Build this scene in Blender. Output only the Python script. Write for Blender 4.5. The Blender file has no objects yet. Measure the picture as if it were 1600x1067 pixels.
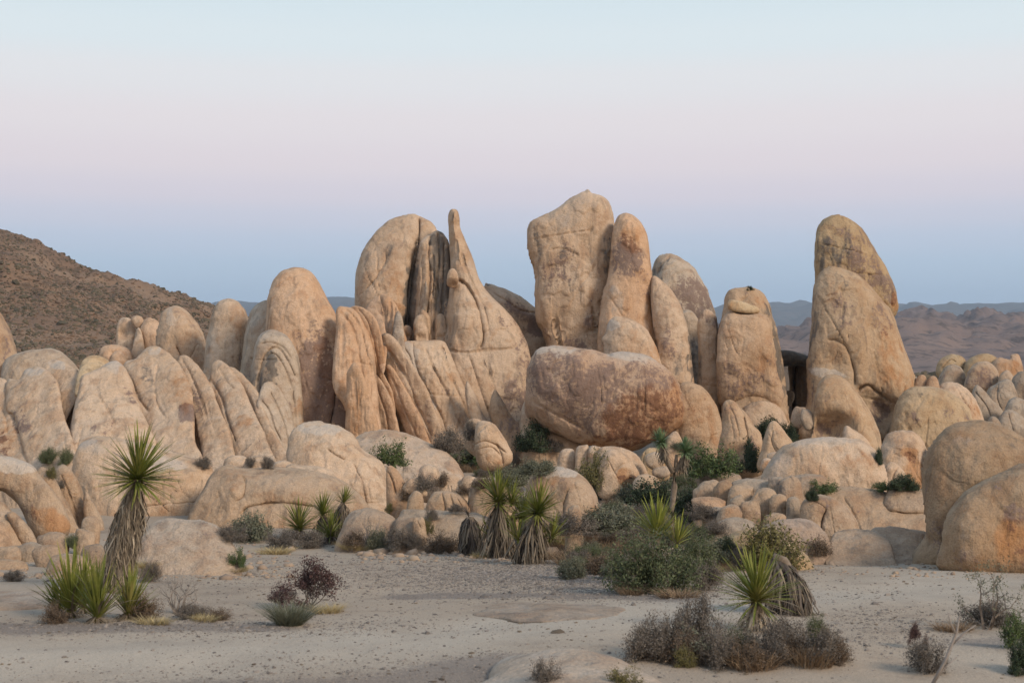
import bpy, math, random
import numpy as np
from mathutils import Vector, Matrix, Quaternion

random.seed(7)
rng = np.random.default_rng(7)
scene = bpy.context.scene
col = scene.collection

# ------------------------------------------------------------------ camera
FP = 2222.2          # focal length in units of 1/1600 of the picture width (50 mm)
HOR = 545.0          # row of the horizon
CAMH = 2.75
cam_d = bpy.data.cameras.new("camera")
cam = bpy.data.objects.new("camera", cam_d)
col.objects.link(cam)
cam.location = (0, 0, CAMH)
cam.rotation_euler = (math.radians(90), 0, 0)
cam_d.lens = 50
cam_d.sensor_width = 36
cam_d.shift_y = (HOR - 533.5) / 1600.0
cam_d.clip_start = 0.1
cam_d.clip_end = 40000
cam_d.dof.use_dof = True
cam_d.dof.focus_distance = 42
cam_d.dof.aperture_fstop = 3.5
scene.camera = cam

# ------------------------------------------------------------------ sky and sun
def lin(c):
    return tuple(((v / 255.0) / 12.92 if v / 255.0 <= 0.04045 else ((v / 255.0 + 0.055) / 1.055) ** 2.4) for v in c)

world = bpy.data.worlds.new("World")
scene.world = world
world.use_nodes = True
wn = world.node_tree
for n in list(wn.nodes):
    wn.nodes.remove(n)
W = wn.nodes.new
wl = wn.links.new
w_out = W("ShaderNodeOutputWorld")
w_bg = W("ShaderNodeBackground")
w_bg.inputs["Strength"].default_value = 1.0
wl(w_bg.outputs[0], w_out.inputs[0])
tc = W("ShaderNodeTexCoord")
sep = W("ShaderNodeSeparateXYZ")
wl(tc.outputs["Generated"], sep.inputs[0])

def ramp(tree, stops, interp='LINEAR'):
    r = tree.nodes.new("ShaderNodeValToRGB")
    r.color_ramp.interpolation = interp
    e = r.color_ramp.elements
    while len(e) > 1:
        e.remove(e[-1])
    for i, (p, c) in enumerate(stops):
        el = e[0] if i == 0 else e.new(p)
        el.position = p
        el.color = (c[0], c[1], c[2], 1)
    return r
# the twilight sky opposite the sunset: blue-grey earth shadow, pink belt, pale cyan above
EAST = [(0.0, (178, 202, 228)), (0.0315, (186, 208, 231)), (0.056, (192, 211, 231)), (0.074, (201, 212, 230)),
        (0.090, (213, 214, 228)), (0.107, (225, 217, 226)), (0.128, (233, 222, 226)), (0.155, (235, 227, 229)), (0.185, (232, 232, 234)),
        (0.210, (224, 234, 238)), (0.238, (217, 231, 237)), (0.40, (194, 215, 231)), (1.0, (158, 186, 218))]
WEST = [(0.0, (1.05, 0.70, 0.42)), (0.12, (0.98, 0.72, 0.50)), (0.3, (0.70, 0.60, 0.53)), (0.55, (0.44, 0.48, 0.56)), (1.0, (0.305, 0.456, 0.672))]
re = ramp(wn, [(p, lin(c)) for p, c in EAST], 'EASE')
rw = ramp(wn, WEST)
wl(sep.outputs["Z"], re.inputs[0])
wl(sep.outputs["Z"], rw.inputs[0])
# 0 in the east (towards the rocks), 1 round the sunset behind the camera to the right
SUNAZ = (0.62, -0.78)
vm = W("ShaderNodeVectorMath"); vm.operation = 'DOT_PRODUCT'
wl(tc.outputs["Generated"], vm.inputs[0])
vm.inputs[1].default_value = (SUNAZ[0], SUNAZ[1], 0)
mr = W("ShaderNodeMapRange"); mr.interpolation_type = 'SMOOTHSTEP'
mr.inputs["From Min"].default_value = -0.35
mr.inputs["From Max"].default_value = 0.95
wl(vm.outputs["Value"], mr.inputs["Value"])
mx = W("ShaderNodeMix"); mx.data_type = 'RGBA'
wl(mr.outputs[0], mx.inputs[0])
wl(re.outputs[0], mx.inputs[6])
wl(rw.outputs[0], mx.inputs[7])
wl(mx.outputs[2], w_bg.inputs["Color"])

sun_d = bpy.data.lights.new("sun", 'SUN')
sun_d.energy = 2.7
sun_d.angle = math.radians(16)
sun_d.color = (1.0, 0.84, 0.66)
sun = bpy.data.objects.new("sun", sun_d)
col.objects.link(sun)
sun.rotation_euler = Vector((-0.66, 0.58, -0.56)).to_track_quat('-Z', 'Y').to_euler()

vs = scene.view_settings
vs.view_transform = 'Standard'
vs.look = 'None'
vs.gamma = 1
vs.use_curve_mapping = False
vs.exposure = 0.1
scene.cycles.max_bounces = 6
scene.cycles.diffuse_bounces = 2
scene.cycles.glossy_bounces = 1
scene.cycles.transmission_bounces = 2
scene.cycles.transparent_max_bounces = 4
scene.cycles.volume_bounces = 0
scene.cycles.use_denoising = True
scene.cycles.use_adaptive_sampling = True
scene.cycles.adaptive_threshold = 0.012

# ------------------------------------------------------------------ helpers
def ray(px, py, D):
    return np.array([(px - 800.0) / FP * D, D, CAMH - (py - HOR) / FP * D])

def tag(o, label=None, cat=None, group=None, kind=None):
    if label: o["label"] = label
    if cat: o["category"] = cat
    if group: o["group"] = group
    if kind: o["kind"] = kind
    return o

def link(name, data, parent=None, loc=None):
    o = bpy.data.objects.new(name, data)
    col.objects.link(o)
    if parent is not None:
        o.parent = parent
    if loc is not None:
        o.location = loc
    return o

def mesh_from(name, V, F, mats=(), smooth=True, fmat=None):
    V = np.asarray(V, dtype=np.float32)
    me = bpy.data.meshes.new(name)
    if isinstance(F, np.ndarray):
        k = F.shape[1]
        me.vertices.add(len(V)); me.vertices.foreach_set("co", V.ravel())
        me.loops.add(F.size); me.loops.foreach_set("vertex_index", F.astype(np.int32).ravel())
        me.polygons.add(len(F))
        me.polygons.foreach_set("loop_start", np.arange(0, F.size, k, dtype=np.int32))
        me.update(calc_edges=True)
    else:
        me.from_pydata([tuple(v) for v in V], [], F)
    for m in mats:
        me.materials.append(m)
    if fmat is not None:
        me.polygons.foreach_set("material_index", np.asarray(fmat, dtype=np.int32))
    me.polygons.foreach_set("use_smooth", np.full(len(me.polygons), smooth, dtype=bool))
    me.update()
    return me

# numpy gradient noise
_perm = np.random.default_rng(3).permutation(256)
_perm = np.concatenate([_perm, _perm, _perm])
_grad = np.random.default_rng(4).normal(size=(256, 3))
_grad /= np.linalg.norm(_grad, axis=1)[:, None]
def perlin(P):
    P = np.asarray(P, dtype=np.float64)
    i = np.floor(P).astype(int)
    f = P - i
    u = f * f * f * (f * (f * 6 - 15) + 10)
    i &= 255
    r = 0
    for dx in (0, 1):
        for dy in (0, 1):
            for dz in (0, 1):
                h = _perm[_perm[_perm[i[:, 0] + dx] + i[:, 1] + dy] + i[:, 2] + dz]
                g = _grad[h]
                d = (g * (f - np.array([dx, dy, dz]))).sum(1)
                w = (u[:, 0] if dx else 1 - u[:, 0]) * (u[:, 1] if dy else 1 - u[:, 1]) * (u[:, 2] if dz else 1 - u[:, 2])
                r = r + w * d
    return r
def fbm(P, s, o=3, off=0.0, gain=0.5):
    P = np.asarray(P) * s + off
    r = 0; a = 1.0
    for k in range(o):
        r = r + a * perlin(P)
        P = P * 2.03 + 17.1
        a *= gain
    return r

# ------------------------------------------------------------------ materials
def newmat(name):
    m = bpy.data.materials.new(name)
    m.use_nodes = True
    nt = m.node_tree
    for n in list(nt.nodes):
        nt.nodes.remove(n)
    out = nt.nodes.new("ShaderNodeOutputMaterial")
    b = nt.nodes.new("ShaderNodeBsdfPrincipled")
    nt.links.new(b.outputs[0], out.inputs[0])
    b.inputs["Roughness"].default_value = 0.9
    b.inputs["Specular IOR Level"].default_value = 0.15
    return m, nt, b

class NT:
    def __init__(s, nt): s.nt = nt
    def n(s, t, **k):
        x = s.nt.nodes.new(t)
        for a, b in k.items(): setattr(x, a, b)
        return x
    def l(s, a, b): s.nt.links.new(a, b)
    def noise(s, vec, scale, detail=4, rough=0.6, dist=0.0):
        x = s.n("ShaderNodeTexNoise")
        x.inputs["Scale"].default_value = scale
        x.inputs["Detail"].default_value = detail
        x.inputs["Roughness"].default_value = rough
        x.inputs["Distortion"].default_value = dist
        s.l(vec, x.inputs["Vector"])
        return x.outputs["Fac"]
    def mapr(s, v, a, b, c=0.0, d=1.0, smooth=True):
        x = s.n("ShaderNodeMapRange")
        if smooth: x.interpolation_type = 'SMOOTHSTEP'
        x.inputs["From Min"].default_value = a; x.inputs["From Max"].default_value = b
        x.inputs["To Min"].default_value = c; x.inputs["To Max"].default_value = d
        s.l(v, x.inputs["Value"])
        return x.outputs[0]
    def math(s, op, a, b=None, c=None, clamp=False):
        x = s.n("ShaderNodeMath", operation=op, use_clamp=clamp)
        for i, v in enumerate((a, b, c)):
            if v is None: continue
            if isinstance(v, (int, float)): x.inputs[i].default_value = v
            else: s.l(v, x.inputs[i])
        return x.outputs[0]
    def mix(s, fac, a, b, mode='MIX'):
        x = s.n("ShaderNodeMix", data_type='RGBA', blend_type=mode)
        if isinstance(fac, (int, float)): x.inputs[0].default_value = fac
        else: s.l(fac, x.inputs[0])
        for i, v in ((6, a), (7, b)):
            if isinstance(v, tuple): x.inputs[i].default_value = (v[0], v[1], v[2], 1)
            else: s.l(v, x.inputs[i])
        return x.outputs[2]
    def bump(s, h, strength, dist, normal=None):
        x = s.n("ShaderNodeBump")
        x.inputs["Strength"].default_value = strength
        x.inputs["Distance"].default_value = dist
        s.l(h, x.inputs["Height"])
        if normal is not None: s.l(normal, x.inputs["Normal"])
        return x.outputs[0]

def rock_material():
    m, nt, b = newmat("weathered_granite")
    g = NT(nt)
    pos = g.n("ShaderNodeNewGeometry").outputs["Position"]
    att = g.n("ShaderNodeAttribute", attribute_name="stain")
    sp = g.n("ShaderNodeSeparateColor"); g.l(att.outputs["Color"], sp.inputs[0])
    vr, gr, og, pa = sp.outputs[0], sp.outputs[1], sp.outputs[2], att.outputs["Alpha"]
    big = g.noise(pos, 0.35, 3, 0.55, 0.6)
    mid = g.noise(pos, 1.6, 5, 0.65)
    fine = g.noise(pos, 9.0, 4, 0.7)
    grain = g.noise(pos, 34.0, 2, 0.6)
    # tan to peach granite
    c = g.mix(g.mapr(big, 0.35, 0.65), (0.49, 0.345, 0.232), (0.535, 0.405, 0.295))
    c = g.mix(g.math('MULTIPLY', g.mapr(mid, 0.47, 0.64), 0.5), c, (0.36, 0.215, 0.13))
    c = g.mix(g.math('MULTIPLY', g.mapr(mid, 0.48, 0.36), 0.5), c, (0.56, 0.42, 0.31))
    # vertical rain streaks, faint
    mp = g.n("ShaderNodeMapping"); mp.inputs["Scale"].default_value = (1.0, 1.0, 0.12); g.l(pos, mp.inputs["Vector"])
    st = g.noise(mp.outputs[0], 3.2, 4, 0.6, 0.3)
    c = g.mix(g.math('MULTIPLY', g.mapr(st, 0.53, 0.66), 0.5), c, (0.25, 0.195, 0.15))
    # small lichen and dark freckles
    fr = g.math('MULTIPLY', g.mapr(fine, 0.60, 0.72), g.mapr(mid, 0.42, 0.62))
    c = g.mix(g.math('MULTIPLY', fr, 0.85), c, (0.16, 0.115, 0.085))
    # object tint
    oi = g.n("ShaderNodeObjectInfo")
    c = g.mix(1.0, c, oi.outputs["Color"], 'MULTIPLY')
    # pale patches
    c = g.mix(g.math('MULTIPLY', g.mapr(g.math('ADD', pa, g.math('MULTIPLY', g.math('SUBTRACT', mid, 0.5), 0.9)), 0.3, 0.7), 0.75), c, (0.50, 0.43, 0.36))
    # orange iron patches
    no = g.math('ADD', og, g.math('ADD', g.math('MULTIPLY', g.math('SUBTRACT', mid, 0.5), 1.1), g.math('MULTIPLY', g.math('SUBTRACT', st, 0.5), 1.4)))
    c = g.mix(g.math('MULTIPLY', g.mapr(no, 0.25, 0.95), 0.62), c, (0.42, 0.205, 0.085))
    # desert varnish, also laid in some hollows: mottled dark red-brown, thick at the heart, ragged at the rim
    nmix = g.math('ADD', g.math('MULTIPLY', g.math('SUBTRACT', mid, 0.5), 1.4), g.math('MULTIPLY', g.math('SUBTRACT', fine, 0.5), 1.9))
    nv = g.math('ADD', vr, g.math('ADD', nmix, g.math('MULTIPLY', g.math('SUBTRACT', st, 0.5), 1.2)))
    c = g.mix(g.math('MULTIPLY', g.mapr(nv, 0.36, 0.74), 0.86), c, g.mix(g.mapr(og, 0.1, 0.6), (0.205, 0.145, 0.122), (0.18, 0.092, 0.060)))
    # grey-black water streaks and lichen; on rocks in the right gap and the right tower's left edge, painted shade
    ng = g.math('ADD', gr, g.math('ADD', g.math('MULTIPLY', g.math('SUBTRACT', st, 0.5), 1.7), g.math('MULTIPLY', g.math('SUBTRACT', fine, 0.5), 0.9)))
    c = g.mix(g.math('MULTIPLY', g.mapr(ng, 0.38, 0.85), 0.8), c, (0.115, 0.105, 0.095))
    # grain
    gm = g.math('MULTIPLY', g.mapr(grain, 0.3, 0.7, 0.84, 1.15, False), g.mapr(fine, 0.3, 0.7, 0.90, 1.10, False))
    c = g.mix(1.0, c, g.n("ShaderNodeCombineColor").outputs[0], 'MULTIPLY') if False else c
    hs = g.n("ShaderNodeHueSaturation"); g.l(c, hs.inputs["Color"]); g.l(gm, hs.inputs["Value"])
    g.l(hs.outputs[0], b.inputs["Base Color"])
    # relief: broad hollows, pits, grain, thin cracks
    wv = g.n("ShaderNodeVectorMath", operation='MULTIPLY_ADD')
    nc = g.n("ShaderNodeTexNoise"); nc.inputs["Scale"].default_value = 1.1; g.l(pos, nc.inputs["Vector"])
    g.l(nc.outputs["Color"], wv.inputs[0]); wv.inputs[1].default_value = (0.7, 0.7, 0.9); g.l(pos, wv.inputs[2])
    vo = g.n("ShaderNodeTexVoronoi", feature='DISTANCE_TO_EDGE'); vo.inputs["Scale"].default_value = 0.38
    mp2 = g.n("ShaderNodeMapping"); mp2.inputs["Scale"].default_value = (1.0, 1.0, 0.45); mp2.inputs["Rotation"].default_value = (0, 0.35, 0)
    g.l(wv.outputs[0], mp2.inputs["Vector"]); g.l(mp2.outputs[0], vo.inputs["Vector"])
    crk = g.mapr(vo.outputs["Distance"], 0.0, 0.022, 0.0, 1.0)
    crk = g.math('MAXIMUM', crk, g.mapr(g.noise(pos, 0.55, 2, 0.5), 0.64, 0.54))
    bn = g.bump(crk, 0.45, 0.05)
    h1 = g.math('ADD', g.math('MULTIPLY', mid, 1.0), g.math('MULTIPLY', st, 0.5))
    bn = g.bump(h1, 0.7, 0.12, bn)
    bn = g.bump(fine, 0.7, 0.045, bn)
    bn = g.bump(grain, 0.5, 0.012, bn)
    g.l(bn, b.inputs["Normal"])
    return m
ROCK = rock_material()

def simple_mat(name, c1, c2, scale=3.0, island=False, rough=0.85, c3=None, bump=0.0, trans=0.0):
    m, nt, b = newmat(name)
    g = NT(nt)
    geo = g.n("ShaderNodeNewGeometry")
    if island:
        fac = geo.outputs["Random Per Island"]
    else:
        fac = g.mapr(g.noise(geo.outputs["Position"], scale, 5, 0.65), 0.35, 0.65)
    c = g.mix(fac, c1, c2)
    if c3:
        c = g.mix(g.mapr(g.noise(geo.outputs["Position"], scale * 0.5, 3), 0.52, 0.66), c, c3)
    g.l(c, b.inputs["Base Color"])
    b.inputs["Roughness"].default_value = rough
    if bump:
        g.l(g.bump(g.noise(geo.outputs["Position"], scale * 4, 4), 0.8, bump), b.inputs["Normal"])
    return m
# ------------------------------------------------------------------ ground
def ground_z(x, y):
    x = np.asarray(x, dtype=float); y = np.asarray(y, dtype=float)
    P = np.stack([x.ravel(), y.ravel(), np.zeros(x.size)], 1)
    near = np.clip(1 - np.hypot(x, y) / 400, 0, 1).ravel()
    z = fbm(P, 0.11, 3) * 0.14 + fbm(P, 0.9, 3, 5.0) * 0.035 + fbm(P, 3.5, 2, 9.0) * 0.012
    dip = np.interp(y.ravel(), [-50, 13, 17, 22, 28, 34, 42, 50, 70, 130], [0.3, 0, -.3, -.75, -1.25, -1.45, -1.5, -1.3, -.9, -.5])
    return (z * near + dip).reshape(x.shape)

def ground_mat():
    m, nt, b = newmat("desert_sand")
    g = NT(nt)
    pos = g.n("ShaderNodeNewGeometry").outputs["Position"]
    a = g.noise(pos, 0.16, 4, 0.6, 0.4)
    mid = g.noise(pos, 1.3, 5, 0.65)
    fi = g.noise(pos, 11.0, 4, 0.7)
    gr = g.noise(pos, 60.0, 2, 0.6)
    c = g.mix(g.mapr(a, 0.38, 0.62), (0.375, 0.30, 0.228), (0.33, 0.268, 0.208))
    c = g.mix(g.math('MULTIPLY', g.mapr(mid, 0.5, 0.7), 0.4), c, (0.175, 0.130, 0.098))
    c = g.mix(g.math('MULTIPLY', g.mapr(mid, 0.48, 0.3), 0.35), c, (0.335, 0.285, 0.235))
    peb = g.math('MULTIPLY', g.mapr(fi, 0.56, 0.68), g.mapr(mid, 0.38, 0.66))
    c = g.mix(g.math('MULTIPLY', peb, 0.38), c, (0.115, 0.093, 0.078))
    at = g.n("ShaderNodeAttribute", attribute_name="wear")
    sp = g.n("ShaderNodeSeparateColor"); g.l(at.outputs["Color"], sp.inputs[0])
    pale = g.mix(g.mapr(mid, 0.35, 0.65), (0.43, 0.37, 0.30), (0.385, 0.33, 0.27))
    c = g.mix(g.math('MULTIPLY', sp.outputs[0], 0.85), c, pale)
    fg = g.noise(pos, 26.0, 3, 0.7)
    gv = g.mapr(g.math('ADD', sp.outputs[1], g.math('MULTIPLY', g.math('SUBTRACT', fg, 0.5), 1.6)), 0.3, 0.75)
    c = g.mix(g.math('MULTIPLY', gv, 0.6), c, (0.135, 0.115, 0.108))
    hs = g.n("ShaderNodeHueSaturation"); g.l(c, hs.inputs["Color"]); g.l(g.mapr(gr, 0.3, 0.7, 0.82, 1.16, False), hs.inputs["Value"])
    g.l(hs.outputs[0], b.inputs["Base Color"])
    bn = g.bump(mid, 0.5, 0.05)
    bn = g.bump(fi, 0.7, 0.018, bn)
    bn = g.bump(gr, 0.6, 0.006, bn)
    g.l(bn, b.inputs["Normal"])
    return m
SAND = ground_mat()

def axis(lo, hi, fine_lo, fine_hi, step):
    mid = np.arange(fine_lo, fine_hi, step)
    out = []
    s = step; v = fine_hi
    while v < hi:
        out.append(v); s *= 1.14; v += s
    out.append(hi)
    pre = []
    s = step; v = fine_lo - step
    while v > lo:
        pre.append(v); s *= 1.14; v -= s
    pre.append(lo)
    return np.array(pre[::-1] + list(mid) + out)
gx = axis(-9000, 9000, -13, 15, 0.13)
gy = axis(-5000, 8500, 8, 44, 0.15)
GX, GY = np.meshgrid(gx, gy)
GZ = ground_z(GX, GY)
nx, ny = len(gx), len(gy)
idx = np.arange(nx * ny).reshape(ny, nx)
F = np.stack([idx[:-1, :-1], idx[:-1, 1:], idx[1:, 1:], idx[1:, :-1]], -1).reshape(-1, 4)
me = mesh_from("ground", np.stack([GX, GY, GZ], -1).reshape(-1, 3), F, [SAND])
def line_mask(pts, w):
    L = catmull_open(pts)
    X = np.stack([GX.ravel(), GY.ravel()], 1)
    m = np.full(len(X), 99.0)
    sel = (np.abs(X[:, 0]) < 16) & (X[:, 1] > 6) & (X[:, 1] < 34)
    Xs = X[sel]
    best = np.full(len(Xs), 99.0)
    for p in L: best = np.minimum(best, np.hypot(Xs[:, 0] - p[0], Xs[:, 1] - p[1]))
    m[sel] = best
    m = m + 0.5 * fbm(np.concatenate([X, X[:, :1] * 0], 1), 0.7, 3, 2.0) * w
    return np.clip(1.3 - m / w, 0, 1)
def catmull_open(pts, k=40):
    out = []
    for i in range(len(pts) - 1):
        for t in np.linspace(0, 1, k, endpoint=False): out.append(np.array(pts[i]) * (1 - t) + np.array(pts[i + 1]) * t)
    return out
trk = np.maximum(line_mask([(-9, 11.6), (-4, 12.6), (-1, 13.8), (1.5, 15.6), (3.4, 17.6), (5.0, 18.2), (7.2, 21.5)], 1.5), line_mask([(4.5, 12.5), (6, 14.5), (6.0, 18)], 1.0) * 0.6)
grv = np.maximum(line_mask([(-1.2, 18.4), (0.6, 18.1), (2.0, 17.2)], 0.55), np.maximum(line_mask([(-8, 14.9), (-4.4, 14.6), (-2.6, 14.8)], 0.45), np.maximum(line_mask([(-3.5, 11.4), (-1.2, 11.5), (0, 12.3)], 0.7) * 0.8, line_mask([(4.5, 13.4), (6, 14.0)], 0.6) * 0.7)))
at_ = me.attributes.new("wear", 'FLOAT_COLOR', 'POINT')
at_.data.foreach_set("color", np.stack([trk, grv, trk * 0, trk * 0 + 1], 1).astype(np.float32).ravel())
tag(link("ground", me), kind="structure")

# ------------------------------------------------------------------ hills and mountains
def ridge(name, prof, D, depth, mat, nu=260, nv=40, amp=0.06, seed=0.0, fs=6.0, back=0.5, jag=1.0, ex=1.15):
    px = np.array([p[0] for p in prof], float); py = np.array([p[1] for p in prof], float)
    u = np.linspace(px[0], px[-1], nu)
    row = np.interp(u, px, py)
    k = np.ones(9) / 9
    row = np.convolve(np.pad(row, 4, mode='edge'), k, mode='valid')
    X = (u - 800) / FP * D
    Hh = CAMH - (row - HOR) / FP * D + 2
    Hh = np.maximum(Hh, 0.5)
    v = np.concatenate([np.linspace(0, 1, nv), 1 + np.linspace(0, 1, nv // 3)[1:]])
    U, V = np.meshgrid(np.arange(nu), v)
    Xg = X[U]
    s = np.where(V <= 1, V, 1)
    Y = np.where(V <= 1, D - depth * (1 - V), D + depth * back * (V - 1))
    s = 0.75 * s + 0.25 * s * s * (3 - 2 * s)
    rise = np.where(V <= 1, s ** ex, 1 - (V - 1) ** 1.5)
    Xg = Xg * (Y / D)
    hm = Hh.max()
    P = np.stack([Xg.ravel(), Y.ravel(), np.zeros(Xg.size)], 1)
    n1 = fbm(P, fs / depth, 5, seed, 0.55).reshape(Xg.shape)
    rid = 1 - np.abs(fbm(P, fs * 0.6 / depth, 4, seed + 40, 0.55)).reshape(Xg.shape) * 2.2
    Z = Hh[U] * rise + (n1 * 1.3 + (rid - 0.6) * 0.9) * amp * hm * np.sin(np.clip(V, 0, 2) * math.pi / 2).clip(0.0, 1) * (1 - 0.75 * (np.abs(V - 1) < 0.12))
    Z += fbm(P, fs * 6 / depth, 2, seed).reshape(Xg.shape) * amp * hm * 0.12 * jag
    Z = np.where((V <= 0.001) | (V >= 1.999), -3, Z)
    ni = len(v)
    idx = np.arange(nu * ni).reshape(ni, nu)
    F = np.stack([idx[:-1, :-1], idx[:-1, 1:], idx[1:, 1:], idx[1:, :-1]], -1).reshape(-1, 4)
    me = mesh_from(name, np.stack([Xg, Y, Z], -1).reshape(-1, 3), F, [mat])
    o = tag(link(name, me), kind="structure")
    return o, np.stack([Xg, Y, Z], -1)

def hill_mat(name, c1, c2, c3, s):
    m, nt, b = newmat(name)
    g = NT(nt)
    pos = g.n("ShaderNodeNewGeometry").outputs["Position"]
    c = g.mix(g.mapr(g.noise(pos, s, 5, 0.65, 0.5), 0.38, 0.62), c1, c2)
    n2 = g.noise(pos, s * 12, 4, 0.75)
    c = g.mix(g.mapr(n2, 0.50, 0.62), c, c3)
    g.l(c, b.inputs["Base Color"])
    g.l(g.bump(n2, 0.9, 0.3 / s * 0.03), b.inputs["Normal"])
    return m
hm1 = hill_mat("rubble_slope", (0.245, 0.165, 0.110), (0.185, 0.120, 0.082), (0.11, 0.078, 0.055), 0.03)
hm2 = hill_mat("dry_brown_hills", (0.215, 0.160, 0.140), (0.165, 0.128, 0.120), (0.105, 0.088, 0.085), 0.012)
hm3 = hill_mat("far_range", (0.10, 0.085, 0.075), (0.07, 0.062, 0.06), (0.05, 0.047, 0.045), 0.0012)

lh, LH = ridge("rubble_hillside", [(-900, 250), (-500, 285), (-200, 335), (0, 374), (60, 394), (130, 430), (200, 453), (270, 474), (330, 490),
                              (400, 512), (480, 530), (560, 541), (640, 548)], 330, 190, hm1, 420, 90, 0.07, 3.0, 11, jag=2.0)
ridge("far_mountains", [(-1500, 470), (-600, 455), (-100, 470), (150, 488), (280, 484), (320, 473), (365, 467), (400, 473), (450, 470), (520, 464),
                        (560, 468), (650, 474), (800, 482), (950, 480), (1100, 482), (1200, 476), (1265, 474), (1330, 477), (1400, 472),
                        (1430, 479), (1480, 478), (1540, 473), (1600, 475), (1750, 462), (2100, 450), (3000, 440)], 5600, 2000, hm3, 420, 44, 0.16, 11.0, 9)
ridge("brown_hills", [(1050, 545), (1180, 538), (1215, 534), (1240, 531), (1275, 532), (1330, 528), (1380, 515), (1405, 504), (1425, 500), (1450, 503), (1485, 506),
                      (1505, 512), (1530, 505), (1560, 508), (1600, 503), (1700, 498), (1900, 470), (2400, 440)], 1450, 1290, hm2, 340, 120, 0.26, 21.0, 20, ex=1.35)
ridge("right_range", [(1440, 545), (1500, 522), (1540, 507), (1580, 497), (1620, 490), (1700, 478), (1900, 462), (2300, 450)], 3300, 800, hm2, 160, 40, 0.16, 31.0, 8)

# rubble and scrub strewn over the near hillside
def blob_pool(n, seed, flat=0.8):
    r = np.random.default_rng(seed)
    ico = [(-0.5257, 0, 0.8507), (0.5257, 0, 0.8507), (-0.5257, 0, -0.8507), (0.5257, 0, -0.8507), (0, 0.8507, 0.5257), (0, 0.8507, -0.5257),
           (0, -0.8507, 0.5257), (0, -0.8507, -0.5257), (0.8507, 0.5257, 0), (-0.8507, 0.5257, 0), (0.8507, -0.5257, 0), (-0.8507, -0.5257, 0)]
    f = [(0, 4, 1), (0, 9, 4), (9, 5, 4), (4, 5, 8), (4, 8, 1), (8, 10, 1), (8, 3, 10), (5, 3, 8), (5, 2, 3), (2, 7, 3), (7, 10, 3), (7, 6, 10),
         (7, 11, 6), (11, 0, 6), (0, 1, 6), (6, 1, 10), (9, 0, 11), (9, 11, 2), (9, 2, 5), (7, 2, 11)]
    return np.array(ico), np.array(f)
def scatter_blobs(name, pts, size, mat, seed, flat=(0.5, 0.9), smooth=False):
    r = np.random.default_rng(seed)
    v0, f0 = blob_pool(1, 0)
    n = len(pts)
    s = size * np.exp(r.normal(0, 0.45, n)) if np.isscalar(size) else size
    V = v0[None] * (1 + r.uniform(-0.28, 0.28, (n, 12, 1)))
    V = V * np.stack([r.uniform(0.7, 1.3, n), r.uniform(0.7, 1.3, n), r.uniform(flat[0], flat[1], n)], 1)[:, None]
    a = r.uniform(0, 6.28, n); ca, sa = np.cos(a)[:, None], np.sin(a)[:, None]
    V = np.stack([V[..., 0] * ca - V[..., 1] * sa, V[..., 0] * sa + V[..., 1] * ca, V[..., 2]], -1)
    V = V * s[:, None, None] + pts[:, None]
    F = (f0[None] + (np.arange(n) * 12)[:, None, None]).reshape(-1, 3)
    return mesh_from(name, V.reshape(-1, 3), F, [mat], smooth)
r = np.random.default_rng(5)
NV, NU = LH.shape[:2]
def hill_pts(n, vmin=0.05):
    p = _hill_pts(n * 2, vmin)
    k = perlin(p * np.array([0.022, 0.022, 0.05]) + 3) + 0.5 * perlin(p * 0.09) > -0.55 + 0.75 * r.random(len(p))
    return p[k]
def _hill_pts(n, vmin=0.05):
    v = r.uniform(vmin, 1.02, n) * 89; u = r.uniform(130, NU - 3, n)
    iv = v.astype(int); iu = u.astype(int); fv = (v - iv)[:, None]; fu = (u - iu)[:, None]
    iv = np.minimum(iv, NV - 2)
    return (LH[iv, iu] * (1 - fv) + LH[iv + 1, iu] * fv) * (1 - fu) + (LH[iv, iu + 1] * (1 - fv) + LH[iv + 1, iu + 1] * fv) * fu
RUB = simple_mat("hill_rubble", (0.22, 0.15, 0.105), (0.12, 0.085, 0.062), island=True)
SCR = simple_mat("hill_scrub", (0.070, 0.060, 0.040), (0.135, 0.110, 0.075), island=True)
tag(link("hillside_rubble", scatter_blobs("hillside_rubble", hill_pts(44000), 0.16, RUB, 8)), "loose brown stones strewn over the hillside", kind="stuff")
tag(link("hillside_scrub", scatter_blobs("hillside_scrub", hill_pts(30000), 0.18, SCR, 9, (0.6, 1.0))), "dark scrub bushes dotting the hillside", kind="stuff")

# low scrub on the plain beyond the rocks
n_ = 9000
yy = 75 * np.exp(r.uniform(0, 1.75, n_)); xx = yy * r.uniform(-0.42, 0.44, n_)
PS = np.stack([xx, yy, ground_z(xx, yy)], 1)
tag(link("desert_scrub", scatter_blobs("desert_scrub", PS, 0.32 * np.exp(r.normal(0, .4, n_)) * (yy / 140) ** .5, SCR, 19, (0.6, 1.0))), "low scrub on the plain beyond the rocks", kind="stuff")

# ------------------------------------------------------------------ rocks
BS = 3.0
BW, BH = int(2400 / BS), int(1400 / BS)
ZB = np.full((BH, BW), 1e9)           # front depth of what stands already, to stack rocks back to front
def zbi(px, py):
    return (np.clip(((np.asarray(py) + 100) / BS).astype(int), 0, BH - 1), np.clip(((np.asarray(px) + 400) / BS).astype(int), 0, BW - 1))

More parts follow.
